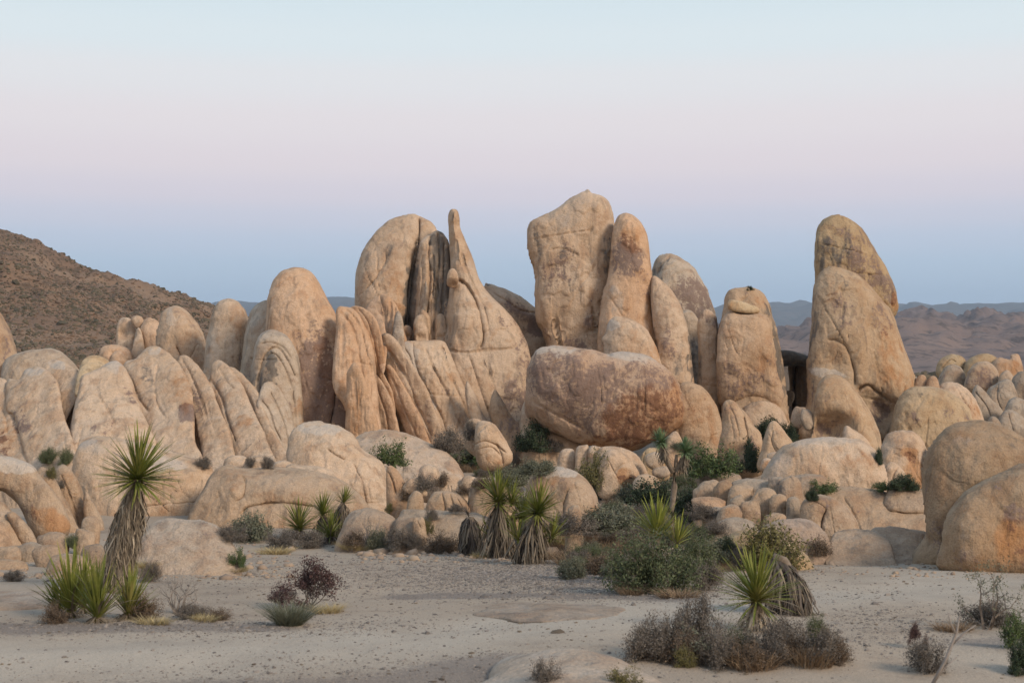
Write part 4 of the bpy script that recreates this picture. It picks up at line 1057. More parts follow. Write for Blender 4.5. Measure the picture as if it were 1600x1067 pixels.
# ---- left outcrop
oc = outcrop("rock_outcrop", "long pale outcrop of draped lobes and cracked shoulders filling the left middle", "rock outcrop", 200, 720, 43)
for pts, D, kw in [
    ([(-80, 640), (0, 615), (60, 600), (140, 590), (200, 580), (260, 575), (330, 595), (390, 620), (440, 655), (472, 720), (480, 800), (470, 860), (-80, 860)], 48, dict(k=.3, tint='tan', auto=False)),
    ([(66, 620), (66, 572), (76, 564), (92, 563), (112, 573), (128, 584), (137, 594), (128, 615), (112, 640), (100, 660), (86, 640)], 47, dict(k=.34, stains=[(90, 570, 20, 8, 10, 'p', .8)])),
    ([(120, 620), (124, 578), (134, 559), (150, 555), (166, 562), (176, 578), (172, 620)], 47.5, dict(tint='yellow', cracks=[([(138, 582), (152, 584), (161, 578), (166, 566)], 1.6, 3.5)])),
    ([(405, 655), (406, 618), (412, 610), (420, 622), (424, 645), (422, 665)], 41.6, dict(tint='grey')),
    ([(402, 640), (406, 612), (412, 600), (422, 596), (434, 604), (446, 620), (455, 642), (461, 672), (466, 710), (462, 770), (446, 740), (430, 690), (412, 660)], 42, dict(k=.34, tint='grey', cracks=[([(408, 625), (420, 640), (428, 665), (440, 690)], 1.7, 4), ([(422, 612), (436, 640), (446, 670), (452, 700)], 1.6, 3.4), ([(431, 605), (444, 635), (455, 665)], 1.4, 2.4)])),
    ([(354, 610), (356, 577), (364, 573), (378, 583), (392, 598), (404, 615), (412, 638), (424, 665), (440, 695), (456, 720), (460, 780), (430, 770), (408, 700), (392, 650), (376, 610)], 42.6, dict(k=.34, cracks=[([(388, 620), (396, 645), (408, 670)], 1.5, 2.6)])),
    ([(322, 620), (328, 590), (331, 568), (341, 562), (352, 568), (366, 583), (378, 600), (390, 625), (402, 652), (418, 690), (436, 730), (440, 780), (376, 780), (366, 720), (350, 665), (336, 628)], 43.2, dict(k=.30, cracks=[([(322, 588), (334, 600), (348, 625), (354, 650), (370, 690)], 1.8, 4.5), ([(342, 575), (356, 598), (368, 610)], 1.6, 2.6)], stains=[(380, 655, 14, 12, 0, 'o', .6), (345, 578, 16, 10, 30, 'g', .3), (395, 700, 30, 14, 20, 'g', .3)])),
    ([(274, 600), (277, 562), (286, 555), (298, 560), (312, 575), (324, 592), (336, 618), (350, 655), (364, 695), (376, 770), (324, 770), (312, 700), (304, 655), (296, 610)], 43.8, dict(k=.30, flute=1.5, cracks=[([(284, 562), (298, 585), (310, 615), (322, 650)], 2, 4.5)], bumps=[(302, 625, 10, 22, -12, -6)], stains=[(304, 625, 11, 22, -10, 'v', .55), (300, 610, 10, 18, 0, 'g', .4)])),
    ([(188, 640), (190, 585), (196, 566), (212, 560), (226, 546), (240, 541), (256, 546), (272, 558), (286, 576), (296, 604), (303, 640), (306, 690), (318, 715), (332, 760), (250, 770), (234, 700), (218, 650), (206, 615)], 44.5, dict(k=.30, p=1.4, cracks=[([(192, 570), (208, 600), (218, 624), (232, 642)], 2, 5), ([(246, 570), (242, 600), (246, 630), (258, 652)], 2.2, 4)], bumps=[(234, 590, 13, 22, 10, -8), (226, 570, 10, 12, 0, -3)], stains=[(290, 646, 17, 15, 5, 'v', 1.0), (228, 590, 16, 26, 0, 'g', .5), (286, 610, 14, 40, -8, 'o', .55), (240, 546, 20, 7, 0, 'p', .6), (228, 620, 10, 24, -10, 'g', .3)])),
    ([(104, 720), (112, 655), (122, 610), (128, 588), (140, 582), (160, 572), (176, 564), (188, 566), (200, 582), (212, 610), (226, 650), (246, 700), (260, 790), (110, 790)], 46, dict(k=.28, p=1.7, cracks=[([(150, 612), (162, 628), (172, 645), (180, 662)], 1.7, 3), ([(132, 610), (118, 628), (107, 638)], 1.5, 3), ([(126, 665), (124, 690), (118, 712)], 1.6, 3)], bumps=[(140, 645, 22, 40, 0, 3)], stains=[(145, 670, 9, 10, 0, 'v', .7), (205, 618, 8, 16, -20, 'v', .45), (172, 672, 8, 20, 0, 'v', .45), (176, 570, 16, 12, 0, 'p', .6), (120, 700, 30, 20, 0, 'o', .3)])),
    ([(-60, 600), (-20, 590), (5, 592), (16, 605), (26, 635), (36, 665), (48, 695), (56, 740), (50, 790), (-60, 790)], 45, dict(k=.30, cracks=[([(0, 634), (8, 650), (12, 680)], 1.6, 3), ([(8, 598), (22, 630), (34, 665), (48, 690)], 1.8, 3)], stains=[(0, 690, 16, 20, 0, 'v', .6), (10, 680, 20, 30, 0, 'o', .6), (30, 670, 10, 24, -20, 'v', .5)])),
    ([(10, 640), (10, 595), (30, 592), (38, 578), (50, 573), (66, 573), (80, 585), (92, 605), (98, 640), (112, 680), (122, 720), (126, 770), (60, 780), (36, 700), (22, 650)], 46, dict(k=.30, p=1.6, cracks=[([(84, 590), (92, 610), (93, 635), (100, 645)], 1.4, 2)], stains=[(50, 580, 24, 8, 0, 'p', .7), (36, 660, 12, 30, -20, 'v', .55), (75, 700, 24, 26, 0, 'o', .35)])),
]:
    rock("rock_lobe", None, None, pts, D, kw.pop('tint', 'sand'), parent=oc, fit=kw.get('auto', True), lean=.45, **kw)

# ---- slabs in front of the left outcrop
rock("flat_rock", "wide pale whaleback slab sloping down right behind the small green shrub", "rock",
     [(552, 760), (553, 700), (560, 680), (590, 673), (620, 673), (650, 682), (680, 696), (704, 712), (720, 732), (726, 750), (722, 790), (640, 800), (580, 790)], 40, 'pale', k=.5, lean=1.4, stains=[(700, 735, 30, 8, 30, 'o', .3)],
     cracks=[([(585, 690), (620, 688), (660, 712), (690, 735)], 1.2, 1), ([(640, 700), (665, 720), (680, 735)], 1, .9)])
rock("boulder", "big smooth pinkish-tan boulder at the foot of the reddish dome", "boulder",
     [(448, 760), (450, 700), (455, 678), (470, 664), (490, 661), (518, 663), (540, 670), (556, 684), (566, 702), (584, 712), (598, 724), (606, 745), (614, 770), (620, 800), (612, 850), (450, 850)], 37, 'sand', k=.62, lean=.5,
     cracks=[([(512, 698), (522, 706), (532, 712), (540, 716)], 1.8, 3.5), ([(560, 700), (570, 708), (578, 712)], 1.8, 3), ([(552, 722), (562, 742), (568, 762), (572, 785)], 1.8, 3.5)],
     bumps=[(500, 690, 30, 20, 0, 4)], stains=[(500, 670, 40, 9, 0, 'p', .7), (580, 735, 16, 26, 0, 'o', .35), (530, 695, 16, 20, 0, 'o', .3)])
rock("boulder", "orange-tan rock wedge at the right end of the big smooth boulder", "boulder",
     [(604, 800), (604, 740), (606, 728), (616, 730), (628, 745), (636, 762), (640, 790), (636, 830), (610, 830)], 34, 'peach', k=.7, cracks=[([(606, 735), (614, 752), (618, 770)], 1.5, 4)], stains=[(620, 755, 10, 14, 0, 'o', .5)])
for pts, lab, kw in [
    ([(346, 760), (350, 722), (362, 712), (382, 713), (390, 726), (388, 760)], "low rounded slab left of the two little bushes on the ledge", {}),
    ([(378, 760), (382, 722), (400, 712), (424, 717), (432, 732), (430, 760)], "low rounded slab between the two little bushes on the ledge", {}),
    ([(424, 765), (427, 727), (440, 719), (456, 724), (462, 745), (460, 770)], "small rounded stone right of the two little bushes on the ledge", {}),
    ([(440, 780), (446, 732), (470, 727), (500, 730), (524, 740), (530, 780)], "flattish pale lobe at the base of the big smooth boulder", {}),
]:
    rock("boulder", lab, "boulder", pts, 38, 'sand', lean=.5, **kw)
rock("boulder", "tall pale bulge of rock behind the crown of the tall left yucca", "boulder",
     [(112, 760), (116, 715), (128, 692), (160, 684), (200, 690), (240, 698), (280, 712), (316, 722), (332, 735), (336, 790), (330, 870), (180, 880), (150, 830), (126, 790)], 37, 'sand', k=.5, p=1.8, lean=.35,
     stains=[(150, 700, 40, 14, 10, 'p', .5), (250, 790, 50, 20, 30, 'o', .35), (240, 720, 60, 16, 10, 'p', .7)], cracks=[([(150, 720), (190, 745), (240, 775), (265, 795)], 1.3, 1.2)])
rock("flat_rock", "long low tan slab with a dark undercut line behind the left yucca clump", "rock",
     [(286, 850), (298, 800), (316, 765), (332, 738), (352, 728), (370, 730), (400, 733), (440, 732), (480, 735), (515, 742), (545, 756), (566, 776), (578, 800), (584, 830), (575, 880), (300, 880)], 34.5, 'sand', k=.55, p=1.5, lean=.5,
     cracks=[([(378, 798), (386, 788), (402, 784), (430, 780), (460, 782), (490, 786)], 2, 7), ([(372, 778), (382, 768), (384, 748), (376, 738)], 2, 5), ([(300, 810), (320, 790), (345, 770)], 1.4, 1.5)],
     bumps=[(440, 758, 70, 16, 0, 4), (366, 755, 12, 20, 0, 4)], stains=[(372, 760, 10, 14, 0, 'o', .5), (440, 820, 50, 20, 0, 'o', .45), (450, 775, 60, 8, 0, 'o', .3)])
# left edge bulges
rock("boulder", "shade-tinted bedrock deep between the slanting strips at the left edge", "boulder",
     [(-80, 770), (0, 740), (80, 750), (160, 780), (220, 800), (220, 900), (-80, 900)], 38, 'dark', k=.2, auto=False, lean=.4)  # filler rock, tinted dark to stand for the crevices' shade
for pts, D, lab, kw in [
    ([(86, 800), (84, 748), (88, 734), (98, 728), (110, 734), (124, 755), (134, 785), (142, 815), (146, 850), (118, 850), (100, 810)], 34, "ribbed tan rock strip left of the yucca's trunk, wider of the slanting pair", dict(cracks=[([(96, 740), (110, 775), (124, 820)], 1.6, 3)], stains=[(104, 745, 10, 14, 0, 'o', .4)])),
    ([(132, 815), (130, 780), (134, 768), (142, 776), (152, 796), (162, 818), (164, 850), (146, 850)], 33.4, "narrow tapering rock strip just left of the tall yucca's trunk", {}),
    ([(52, 800), (54, 745), (62, 730), (74, 733), (90, 758), (104, 785), (118, 815), (126, 850), (90, 850), (64, 820)], 33, "slanting pale rock strip between the ribbed strip and the big left bulge", {}),
    ([(-80, 740), (-40, 716), (0, 712), (26, 717), (50, 727), (64, 745), (82, 765), (98, 784), (107, 804), (107, 822), (92, 834), (64, 836), (48, 822), (34, 796), (14, 776), (-10, 768), (-80, 790)], 31.5, "big smooth bulging rock at the left edge with an orange underside", dict(k=.7, cracks=[([(56, 738), (56, 752), (50, 764)], 1.5, 2)], stains=[(78, 808, 34, 18, 30, 'o', .85), (40, 792, 24, 12, 30, 'v', .45), (20, 725, 50, 14, 8, 'p', .8)])),
    ([(-80, 800), (-40, 786), (0, 782), (14, 792), (28, 812), (42, 836), (46, 870), (-80, 880)], 30, "sloping tan slab at the left edge below the big bulge", dict(stains=[(20, 825, 14, 14, 40, 'o', .5)], lean=.5)),
    ([(12, 808), (16, 800), (26, 803), (42, 820), (54, 838), (58, 856), (40, 858)], 30.4, "thin pale rock strip under the orange-bellied bulge", {}),
    ([(-80, 840), (-30, 815), (0, 815), (14, 835), (24, 866), (20, 890), (-80, 890)], 29, "low reddish slab in the bottom corner of the left rocks", dict(tint='peach', lean=.5)),
]:
    rock("boulder", lab, "boulder", pts, D, kw.pop('tint', 'sand'), **kw)
CLAB = ["pale cobble touching the orange-bellied bulge, highest of the cobble row", "grey cobble in the middle of the left cobble row", "rounded cobble directly left of the yucca trunk's foot",
        "small cobble at the left end of the cobble row", "broad low cobble in front of the left cobble row", "blue-grey half-buried cobble left of the tall yucca", "tan cobble beneath the narrow tapering strip",
        "flat cobble near the left edge under the cobble row", "buried pale hump in the sand behind the upright yucca leaves"]
for (cx, cy, rx, ry, an, D, tn), lab in zip([(84, 842, 24, 14, 0, 27, 'pale'), (46, 862, 24, 18, 0, 25.5, 'grey'), (132, 838, 18, 16, 10, 27, 'sand'), (14, 868, 20, 20, 0, 25, 'sand'), (76, 866, 24, 18, 0, 24, 'pale'),
                               (146, 862, 22, 16, 0, 23.5, 'grey'), (142, 822, 15, 18, 0, 27.5, 'sand'), (10, 884, 36, 14, 0, 23, 'sand'), (108, 880, 34, 20, 0, 22, 'pale')], CLAB):
    rock("cobble", lab, "cobble", ell(cx, cy + 4, rx, ry, an), D, tn, group="rounded cobbles left of the tall yucca", lean=.5)
rock("flat_rock", "pale sandy hump of rock right of the tall yucca's trunk", "rock",
     [(196, 905), (208, 862), (222, 836), (238, 818), (262, 810), (292, 812), (322, 816), (344, 828), (366, 850), (376, 880), (360, 905)], 22.5, (1.02, 1.1, 1.2, 1), k=.6, lean=1.1, stains=[(280, 830, 14, 14, 0, 'g', .3)])
rock("boulder", "pale rounded rock behind the bushes right of the left yucca clump", "boulder",
     [(528, 870), (536, 820), (545, 802), (566, 794), (592, 797), (614, 808), (628, 824), (640, 850), (640, 880)], 29, 'pale', k=.7, lean=.7)
rock("boulder", "grey slab running down right behind the dry grey bushes", "boulder",
     [(610, 870), (616, 820), (628, 806), (648, 808), (668, 826), (684, 846), (688, 880)], 28.5, 'grey', lean=.9)
# rocks under the whaleback
for pts, D, lab, kw in [
    ([(652, 780), (654, 740), (660, 728), (674, 726), (686, 736), (690, 780)], 37, "round tan boulder under the whaleback slab beside the small shrub", {}),
    ([(630, 770), (632, 755), (646, 746), (662, 752), (666, 775)], 36.5, "small tan stone left of the dry bush under the whaleback", {}),
    ([(684, 780), (688, 745), (706, 742), (724, 752), (740, 770), (752, 800), (700, 800)], 36, "slanting pale slab below the end of the whaleback", dict(lean=.6)),
    ([(720, 770), (722, 748), (734, 743), (748, 750), (760, 775)], 36, "small pale boulder at the tip of the whaleback", {}),
    ([(732, 800), (736, 758), (752, 748), (776, 750), (796, 764), (806, 800)], 32, "pale boulder half hidden by the middle yucca's leaves", {}),
    ([(634, 806), (636, 788), (642, 772), (652, 767), (661, 777), (663, 800), (655, 812)], 33, "upright tan egg of rock beside the fractured block", {}),
    ([(664, 812), (668, 786), (680, 768), (704, 768), (726, 780), (740, 800), (744, 820)], 32.5, "fractured pale block split by dark vertical cracks", dict(cracks=[([(690, 768), (694, 782), (696, 800)], 1.3, 4), ([(703, 770), (708, 785), (712, 800)], 1.3, 4), ([(714, 776), (722, 790)], 1.2, 3)])),
    ([(622, 830), (626, 800), (640, 795), (680, 798), (730, 802), (772, 812), (790, 840), (780, 870), (640, 870)], 30.5, "wide low grey slab behind the dark dead yucca stump", dict(lean=1.0, tint='grey')),
    ([(644, 835), (645, 815), (654, 808), (664, 814), (668, 835)], 28.5, "small round cracked stone on the sand behind the dry bushes", dict(cracks=[([(652, 812), (658, 824)], 1, 2)])),
]:
    rock("boulder", lab, "boulder", pts, D, kw.pop('tint', 'sand'), **kw)

# ---- centre sphere
rock("boulder", "ball-shaped boulder with a scooped hollow behind the middle yuccas", "boulder",
     [(820, 800), (821, 768), (828, 748), (845, 735), (868, 730), (892, 733), (912, 744), (926, 762), (936, 785), (938, 805), (930, 825), (890, 835), (840, 835)], 28.5, 'tan', k=.85,
     bumps=[(862, 775, 24, 22, 10, -9)], cracks=[([(888, 760), (880, 785), (884, 810)], 1.8, 3.5)], stains=[(850, 752, 26, 8, -15, 'o', .5), (915, 780, 20, 24, 0, 'o', .45), (926, 795, 8, 14, 0, 'o', .7), (870, 735, 36, 7, 0, 'p', .8)])
rock("boulder", "small egg-shaped stone leaning on the ball-shaped boulder's right side", "boulder", [(884, 830), (886, 805), (891, 792), (899, 789), (908, 800), (911, 830)], 26.8, 'sand')

# ---- right middle: dome, cobble field, slab
rock("boulder", "wide smooth pinkish dome in front of the right tower", "boulder",
     [(1176, 790), (1184, 758), (1194, 734), (1208, 714), (1226, 698), (1250, 687), (1285, 683), (1322, 684), (1348, 690), (1368, 704), (1380, 726), (1386, 755), (1386, 790)], 37, 'tan', k=.7,
     stains=[(1215, 725, 34, 30, -30, 'p', .45), (1330, 720, 40, 24, 0, 'o', .4), (1320, 712, 14, 8, 0, 'o', .4), (1280, 688, 70, 8, 0, 'p', .5)], cracks=[([(1272, 750), (1285, 735), (1290, 745)], 1.2, 1)])
rock("boulder", "upright boulder with a rusty orange eroded face right of the wide dome", "boulder",
     [(1374, 770), (1374, 720), (1378, 694), (1388, 678), (1406, 672), (1426, 673), (1440, 685), (1449, 706), (1452, 740), (1446, 775)], 41, 'tan', k=.75,
     bumps=[(1424, 712, 8, 9, 0, -7)], stains=[(1430, 740, 22, 30, 0, 'o', 1.0), (1424, 706, 16, 12, 0, 'o', .8), (1420, 710, 8, 8, 0, 'v', .55), (1388, 700, 14, 22, 0, 'p', .4)])
rock("boulder", "small two-toned stone at the foot of the rusty-faced boulder", "boulder", [(1380, 775), (1382, 735), (1388, 723), (1397, 722), (1410, 732), (1418, 750), (1416, 775)], 38.5, 'tan', cracks=[([(1404, 728), (1396, 742), (1394, 755)], 1.4, 2.5)])
rock("boulder", "pale stone squeezed between the rusty-faced boulder and the near right boulder", "boulder", [(1444, 730), (1448, 708), (1458, 694), (1470, 695), (1480, 720), (1476, 760), (1450, 760)], 43, 'pale')
rock("flat_rock", "broad pale slab stretching from the cobbles to the near right boulder", "rock",
     [(1222, 840), (1228, 790), (1244, 770), (1275, 762), (1320, 760), (1370, 765), (1410, 775), (1450, 782), (1520, 790), (1520, 850), (1420, 855), (1300, 855)], 32, 'sand', k=.4, lean=1.2, p=1.6,
     cracks=[([(1380, 768), (1386, 780), (1396, 792)], 1.4, 2.6), ([(1318, 776), (1334, 800), (1346, 830)], 2.2, 4)], stains=[(1400, 810, 50, 20, 0, 'o', .25)])
rock("boulder", "thin pale ledge at the foot of the rusty-faced boulder", "rock", [(1382, 790), (1386, 768), (1400, 762), (1440, 764), (1470, 772), (1480, 800), (1400, 800)], 35, 'pale', lean=.8)
COB = [
    ((1122, 752, 36, 18, 0), 35, 'grey', "smooth grey-tan hump at the top left of the cobble field", {}),
    ((1262, 756, 32, 16, -4), 33.5, 'pale', "pale rounded hump at the top of the cobble field, left of the low green bush", {}),
    ((1110, 772, 26, 20, -15), 33, 'sand', "tan rounded lobe at the left of the cobble field", {}),
    ((1200, 764, 62, 13, 8), 33, 'grey', "long grey-lichened rib arching across the top of the cobble field", dict(stains=[(1190, 764, 60, 5, 8, 'g', .7)])),
    ((1215, 753, 14, 8, 0), 32.8, 'grey', "little lichened knob above the long rib in the cobble field", dict(stains=[(1215, 753, 12, 6, 0, 'g', .6)])),
    ((1133, 772, 16, 22, -12), 32.4, 'brown', "coarse brown lobe in the cobble field, left of centre", dict(stains=[(1133, 772, 14, 18, 0, 'v', .35)])),
    ((1158, 772, 20, 16, 0), 32, 'sand', "flat-topped tan block in the middle of the cobble field", {}),
    ((1196, 788, 22, 27, -15), 31, 'sand', "largest rounded cobble in the centre of the field", dict(bumps=[(1185, 777, 8, 9, 0, -4)], stains=[(1200, 795, 14, 16, 0, 'v', .25)])),
    ((1235, 762, 18, 20, -40), 31.5, 'pale', "pale slanting cobble at the right end of the long rib", dict(stains=[(1228, 768, 6, 14, -40, 'g', .5)])),
    ((1218, 796, 14, 26, -8), 30.4, 'sand', "tall narrow cobble right of the largest one", {}),
    ((1152, 790, 13, 17, 0), 30.5, 'grey', "small grey cobble left of the round brown one", {}),
    ((1174, 798, 16, 18, -10), 30, 'sand', "round brown-tan cobble low in the middle of the field", dict(stains=[(1176, 800, 12, 12, 0, 'v', .3)])),
    ((1240, 800, 13, 22, 0), 30, 'grey', "grey lichened cobble beside the arched lobe", dict(stains=[(1238, 795, 10, 14, 0, 'g', .55)])),
    ((1108, 788, 26, 12, 6), 30, 'peach', "flat reddish slab at the left edge of the cobble field", {}),
    ((1122, 806, 28, 12, 0), 28.5, 'grey', "low grey slab behind the dry brush left of the cobbles", {}),
    ((1138, 804, 20, 13, -20), 28, 'tan', "orange-tan low cobble at the lower left of the field", dict(stains=[(1142, 800, 12, 8, 0, 'o', .5)])),
    ((1212, 812, 18, 10, 0), 28.5, 'sand', "small flat cobble in front of the largest one", {}),
]
for e, D, tn, lab, kw in COB:
    rock("cobble", lab, "cobble", ell(*e), D, tn, group="rounded cobbles of the right-hand field", k=.85, **kw)
rock("boulder", "elephant-trunk lobe with a deep cleft at the left end of the broad slab", "boulder",
     [(1252, 850), (1250, 805), (1253, 785), (1264, 777), (1285, 775), (1308, 781), (1326, 794), (1340, 815), (1346, 840), (1342, 860), (1280, 860)], 29, 'tan', k=.7,
     cracks=[([(1290, 795), (1284, 812), (1286, 835), (1294, 850)], 2.6, 9), ([(1262, 790), (1276, 784), (1290, 792)], 1.6, 2)], bumps=[(1286, 802, 8, 12, 0, -6)], stains=[(1285, 800, 10, 18, 0, 'v', .4)])
for pts, D, tn, lab, kw in [
    ([(1092, 870), (1100, 835), (1118, 818), (1142, 810), (1170, 812), (1186, 830), (1190, 870)], 26.5, 'grey', "low grey-green stone left of the olive bush", dict(lean=.6)),
    ([(1176, 860), (1186, 828), (1206, 815), (1236, 810), (1262, 812), (1282, 824), (1296, 842), (1302, 870), (1250, 880), (1190, 880)], 24.5, 'cool', "smooth bluish-grey boulder behind the olive bush", dict(k=.7, lean=.5, tintx=1)),
    ([(1100, 880), (1112, 852), (1138, 836), (1168, 826), (1190, 835), (1230, 850), (1262, 870), (1262, 900), (1110, 900)], 22.8, 'yellow', "pale low hump of rock directly behind the olive bush", dict(lean=.8)),
    ([(1296, 865), (1300, 838), (1318, 829), (1350, 827), (1374, 833), (1390, 848), (1392, 868)], 24.5, 'pale', "low whitish slab on the sand at the foot of the elephant-trunk lobe", dict(lean=1.6, k=.35)),
    ([(1352, 858), (1360, 828), (1385, 823), (1420, 826), (1450, 832), (1470, 850), (1470, 868)], 25, 'pale', "low whitish slab on the sand left of the near right boulder's foot", dict(lean=1.6, k=.35)),
]:
    kw.pop('tintx', None)
    kw.setdefault('k', .7)
    rock("flat_rock", lab, "rock", pts, D, tn, **kw)

# ---- near right boulders
rock("giant_boulder", "big near boulder at the right edge, the taller one behind, with a dark split below", "boulder",
     [(1424, 868), (1438, 848), (1450, 826), (1446, 800), (1441, 770), (1442, 740), (1449, 715), (1462, 690), (1480, 668), (1505, 657), (1535, 656), (1566, 664), (1600, 684), (1640, 716), (1690, 770), (1700, 900), (1440, 900)], 24.6, (.84, .82, .77, 1), k=.72, lean=.12, step=3,
     cracks=[([(1446, 812), (1454, 835), (1456, 850)], 3, 5), ([(1470, 815), (1478, 835), (1478, 850)], 3, 6), ([(1560, 740), (1530, 750), (1500, 775), (1486, 800)], 3, 8)], bumps=[(1460, 840, 14, 12, 0, -8)],
     stains=[(1465, 830, 26, 30, 0, 'v', .5), (1590, 700, 20, 20, 0, 'g', .3), (1510, 750, 26, 20, 0, 'o', .35), (1520, 690, 40, 20, 0, 'p', .35)])
rock("giant_boulder", "near boulder at the right edge, the lower front one with orange lichen staining", "boulder",
     [(1470, 890), (1474, 850), (1480, 812), (1490, 790), (1506, 768), (1532, 750), (1562, 736), (1590, 726), (1630, 720), (1690, 730), (1720, 800), (1710, 910), (1580, 905)], 22.6, (.82, .79, .73, 1), k=.62, lean=.25, step=3,
     cracks=[([(1545, 760), (1560, 785), (1580, 800)], 2.4, 3)], bumps=[(1515, 820, 24, 50, 0, 8), (1580, 830, 30, 40, 0, -5)],
     stains=[(1580, 840, 34, 40, 0, 'o', .8), (1590, 800, 26, 20, 0, 'v', .5), (1520, 830, 20, 50, 10, 'p', .4), (1500, 860, 30, 20, 0, 'v', .35), (1600, 860, 20, 30, 0, 'v', .4)])
# ---- flat slabs breaking the sand
dome("flat_rock", "pale flat slab breaking the sand at the bottom centre of the frame", "rock", 0.5, 11.0, 0.84, 1.75, 0.22, (.82, .90, 1.0, 1), 0.1, 3)
dome("flat_rock", "barely raised pale slab in the track before the big round bush", "rock", 0.42, 15.9, 0.85, 1.0, 0.035, (.64, .71, .80, 1), 0.2, 5)
dome("flat_rock", "low pale slab flush with the sand at the left edge", "rock", -6.1, 17.4, 1.3, 1.1, 0.10, (.68, .74, .82, 1), 0.2, 9)
# ================================================================== PLANTS
def gz(x, y):
    return float(ground_z(np.array([x]), np.array([y]))[0])
_Dt = np.exp(np.linspace(math.log(10.5), math.log(90), 400))
def ground_hit(px, py):
    """the point where the view ray through a photo pixel meets the sand"""
    x = (px - 800) / FP * _Dt; z = CAMH - (py - HOR) / FP * _Dt
    g = ground_z(x, _Dt)
    k = np.argmax(z <= g)
    D = _Dt[k]
    return np.array([(px - 800) / FP * D, D, g[k]])
def stand(px, py, onrock=None):
    p = ground_hit(px, py)
    jj, ii = zbi([px], [py])
    zb = ZB[jj[0], ii[0]]
    if onrock is not False and zb < p[1]:
        return ray(px, py, zb + 0.05)
    return p

YG1 = simple_mat("yucca_leaf_green", (0.125, 0.150, 0.030), (0.22, 0.235, 0.052), 5, rough=0.5, c3=(0.26, 0.235, 0.075))
YG2 = simple_mat("yucca_leaf_yellow", (0.22, 0.25, 0.05), (0.33, 0.33, 0.075), 5, rough=0.5)
YG3 = simple_mat("joshua_leaf_green", (0.13, 0.20, 0.10), (0.22, 0.30, 0.16), 5, rough=0.6)
DRY = simple_mat("dead_yucca_leaf", (0.135, 0.108, 0.080), (0.27, 0.225, 0.17), island=True)
DRYP = simple_mat("bleached_dead_leaf", (0.26, 0.21, 0.155), (0.44, 0.37, 0.28), island=True)
DRYD = simple_mat("dark_dead_leaf", (0.06, 0.05, 0.045), (0.14, 0.115, 0.095), island=True)
BARK = simple_mat("fibrous_bark", (0.15, 0.115, 0.085), (0.24, 0.19, 0.145), 9, bump=0.01)

def blade(length, width, droop, fold=0.25, seg=6, base=0.75):
    V = []; F = []
    for i in range(seg + 1):
        t = i / seg
        w = width * (base + (1 - base) * min(1, t * 4)) * (1 - t) ** 0.55 if t < 1 else 0
        x = length * (t - 0.12 * droop * t * t); z = -length * droop * t * t * 0.5
        if i == seg:
            V.append((x, 0, z))
        else:
            V += [(x, -w, z + w * fold * 2), (x, 0, z), (x, w, z + w * fold * 2)]
    for i in range(seg - 1):
        a = i * 3
        F += [(a, a + 1, a + 4, a + 3), (a + 1, a + 2, a + 5, a + 4)]
    a = (seg - 1) * 3
    F += [(a, a + 1, a + 3), (a + 1, a + 2, a + 3)]
    return V, F
def blade_meshes(nm, L, w, mat, droops=(0.02, 0.10, 0.2, 0.32)):
    out = []
    for dq in droops:
        V, F = blade(L, w, dq)
        me = bpy.data.meshes.new(nm)
        me.from_pydata(V, [], F)
        me.materials.append(mat)
        me.polygons.foreach_set("use_smooth", [True] * len(me.polygons))
        out.append(me)
    return out
LEAF = {}
DEADLEAF = blade_meshes('dead_leaf', 1.0, 0.035, DRY, (0.25, 0.7, 1.1))
def leafset(key, L, w, mat):
    if key not in LEAF: LEAF[key] = blade_meshes("leaf_" + key, L, w, mat)
    return LEAF[key]

def tube(pts, radii, n=7, seed=0, rough=0.0):
    pts = [Vector(p) for p in pts]
    V = []; F = []
    r_ = random.Random(seed)
    for i, p in enumerate(pts):
        d = (pts[min(i + 1, len(pts) - 1)] - pts[max(i - 1, 0)]).normalized()
        q = d.to_track_quat('Z', 'Y')
        for k in range(n):
            a = 2 * math.pi * k / n
            rr = radii[i] * (1 + r_.uniform(-rough, rough))
            V.append(tuple(p + q @ Vector((math.cos(a) * rr, math.sin(a) * rr, 0))))
    for i in range(len(pts) - 1):
        for k in range(n):
            a = i * n + k; b = i * n + (k + 1) % n
            F.append((a, b, b + n, a + n))
    F.append(tuple(range(n))[::-1]); F.append(tuple(range((len(pts) - 1) * n, len(pts) * n)))
    return V, F

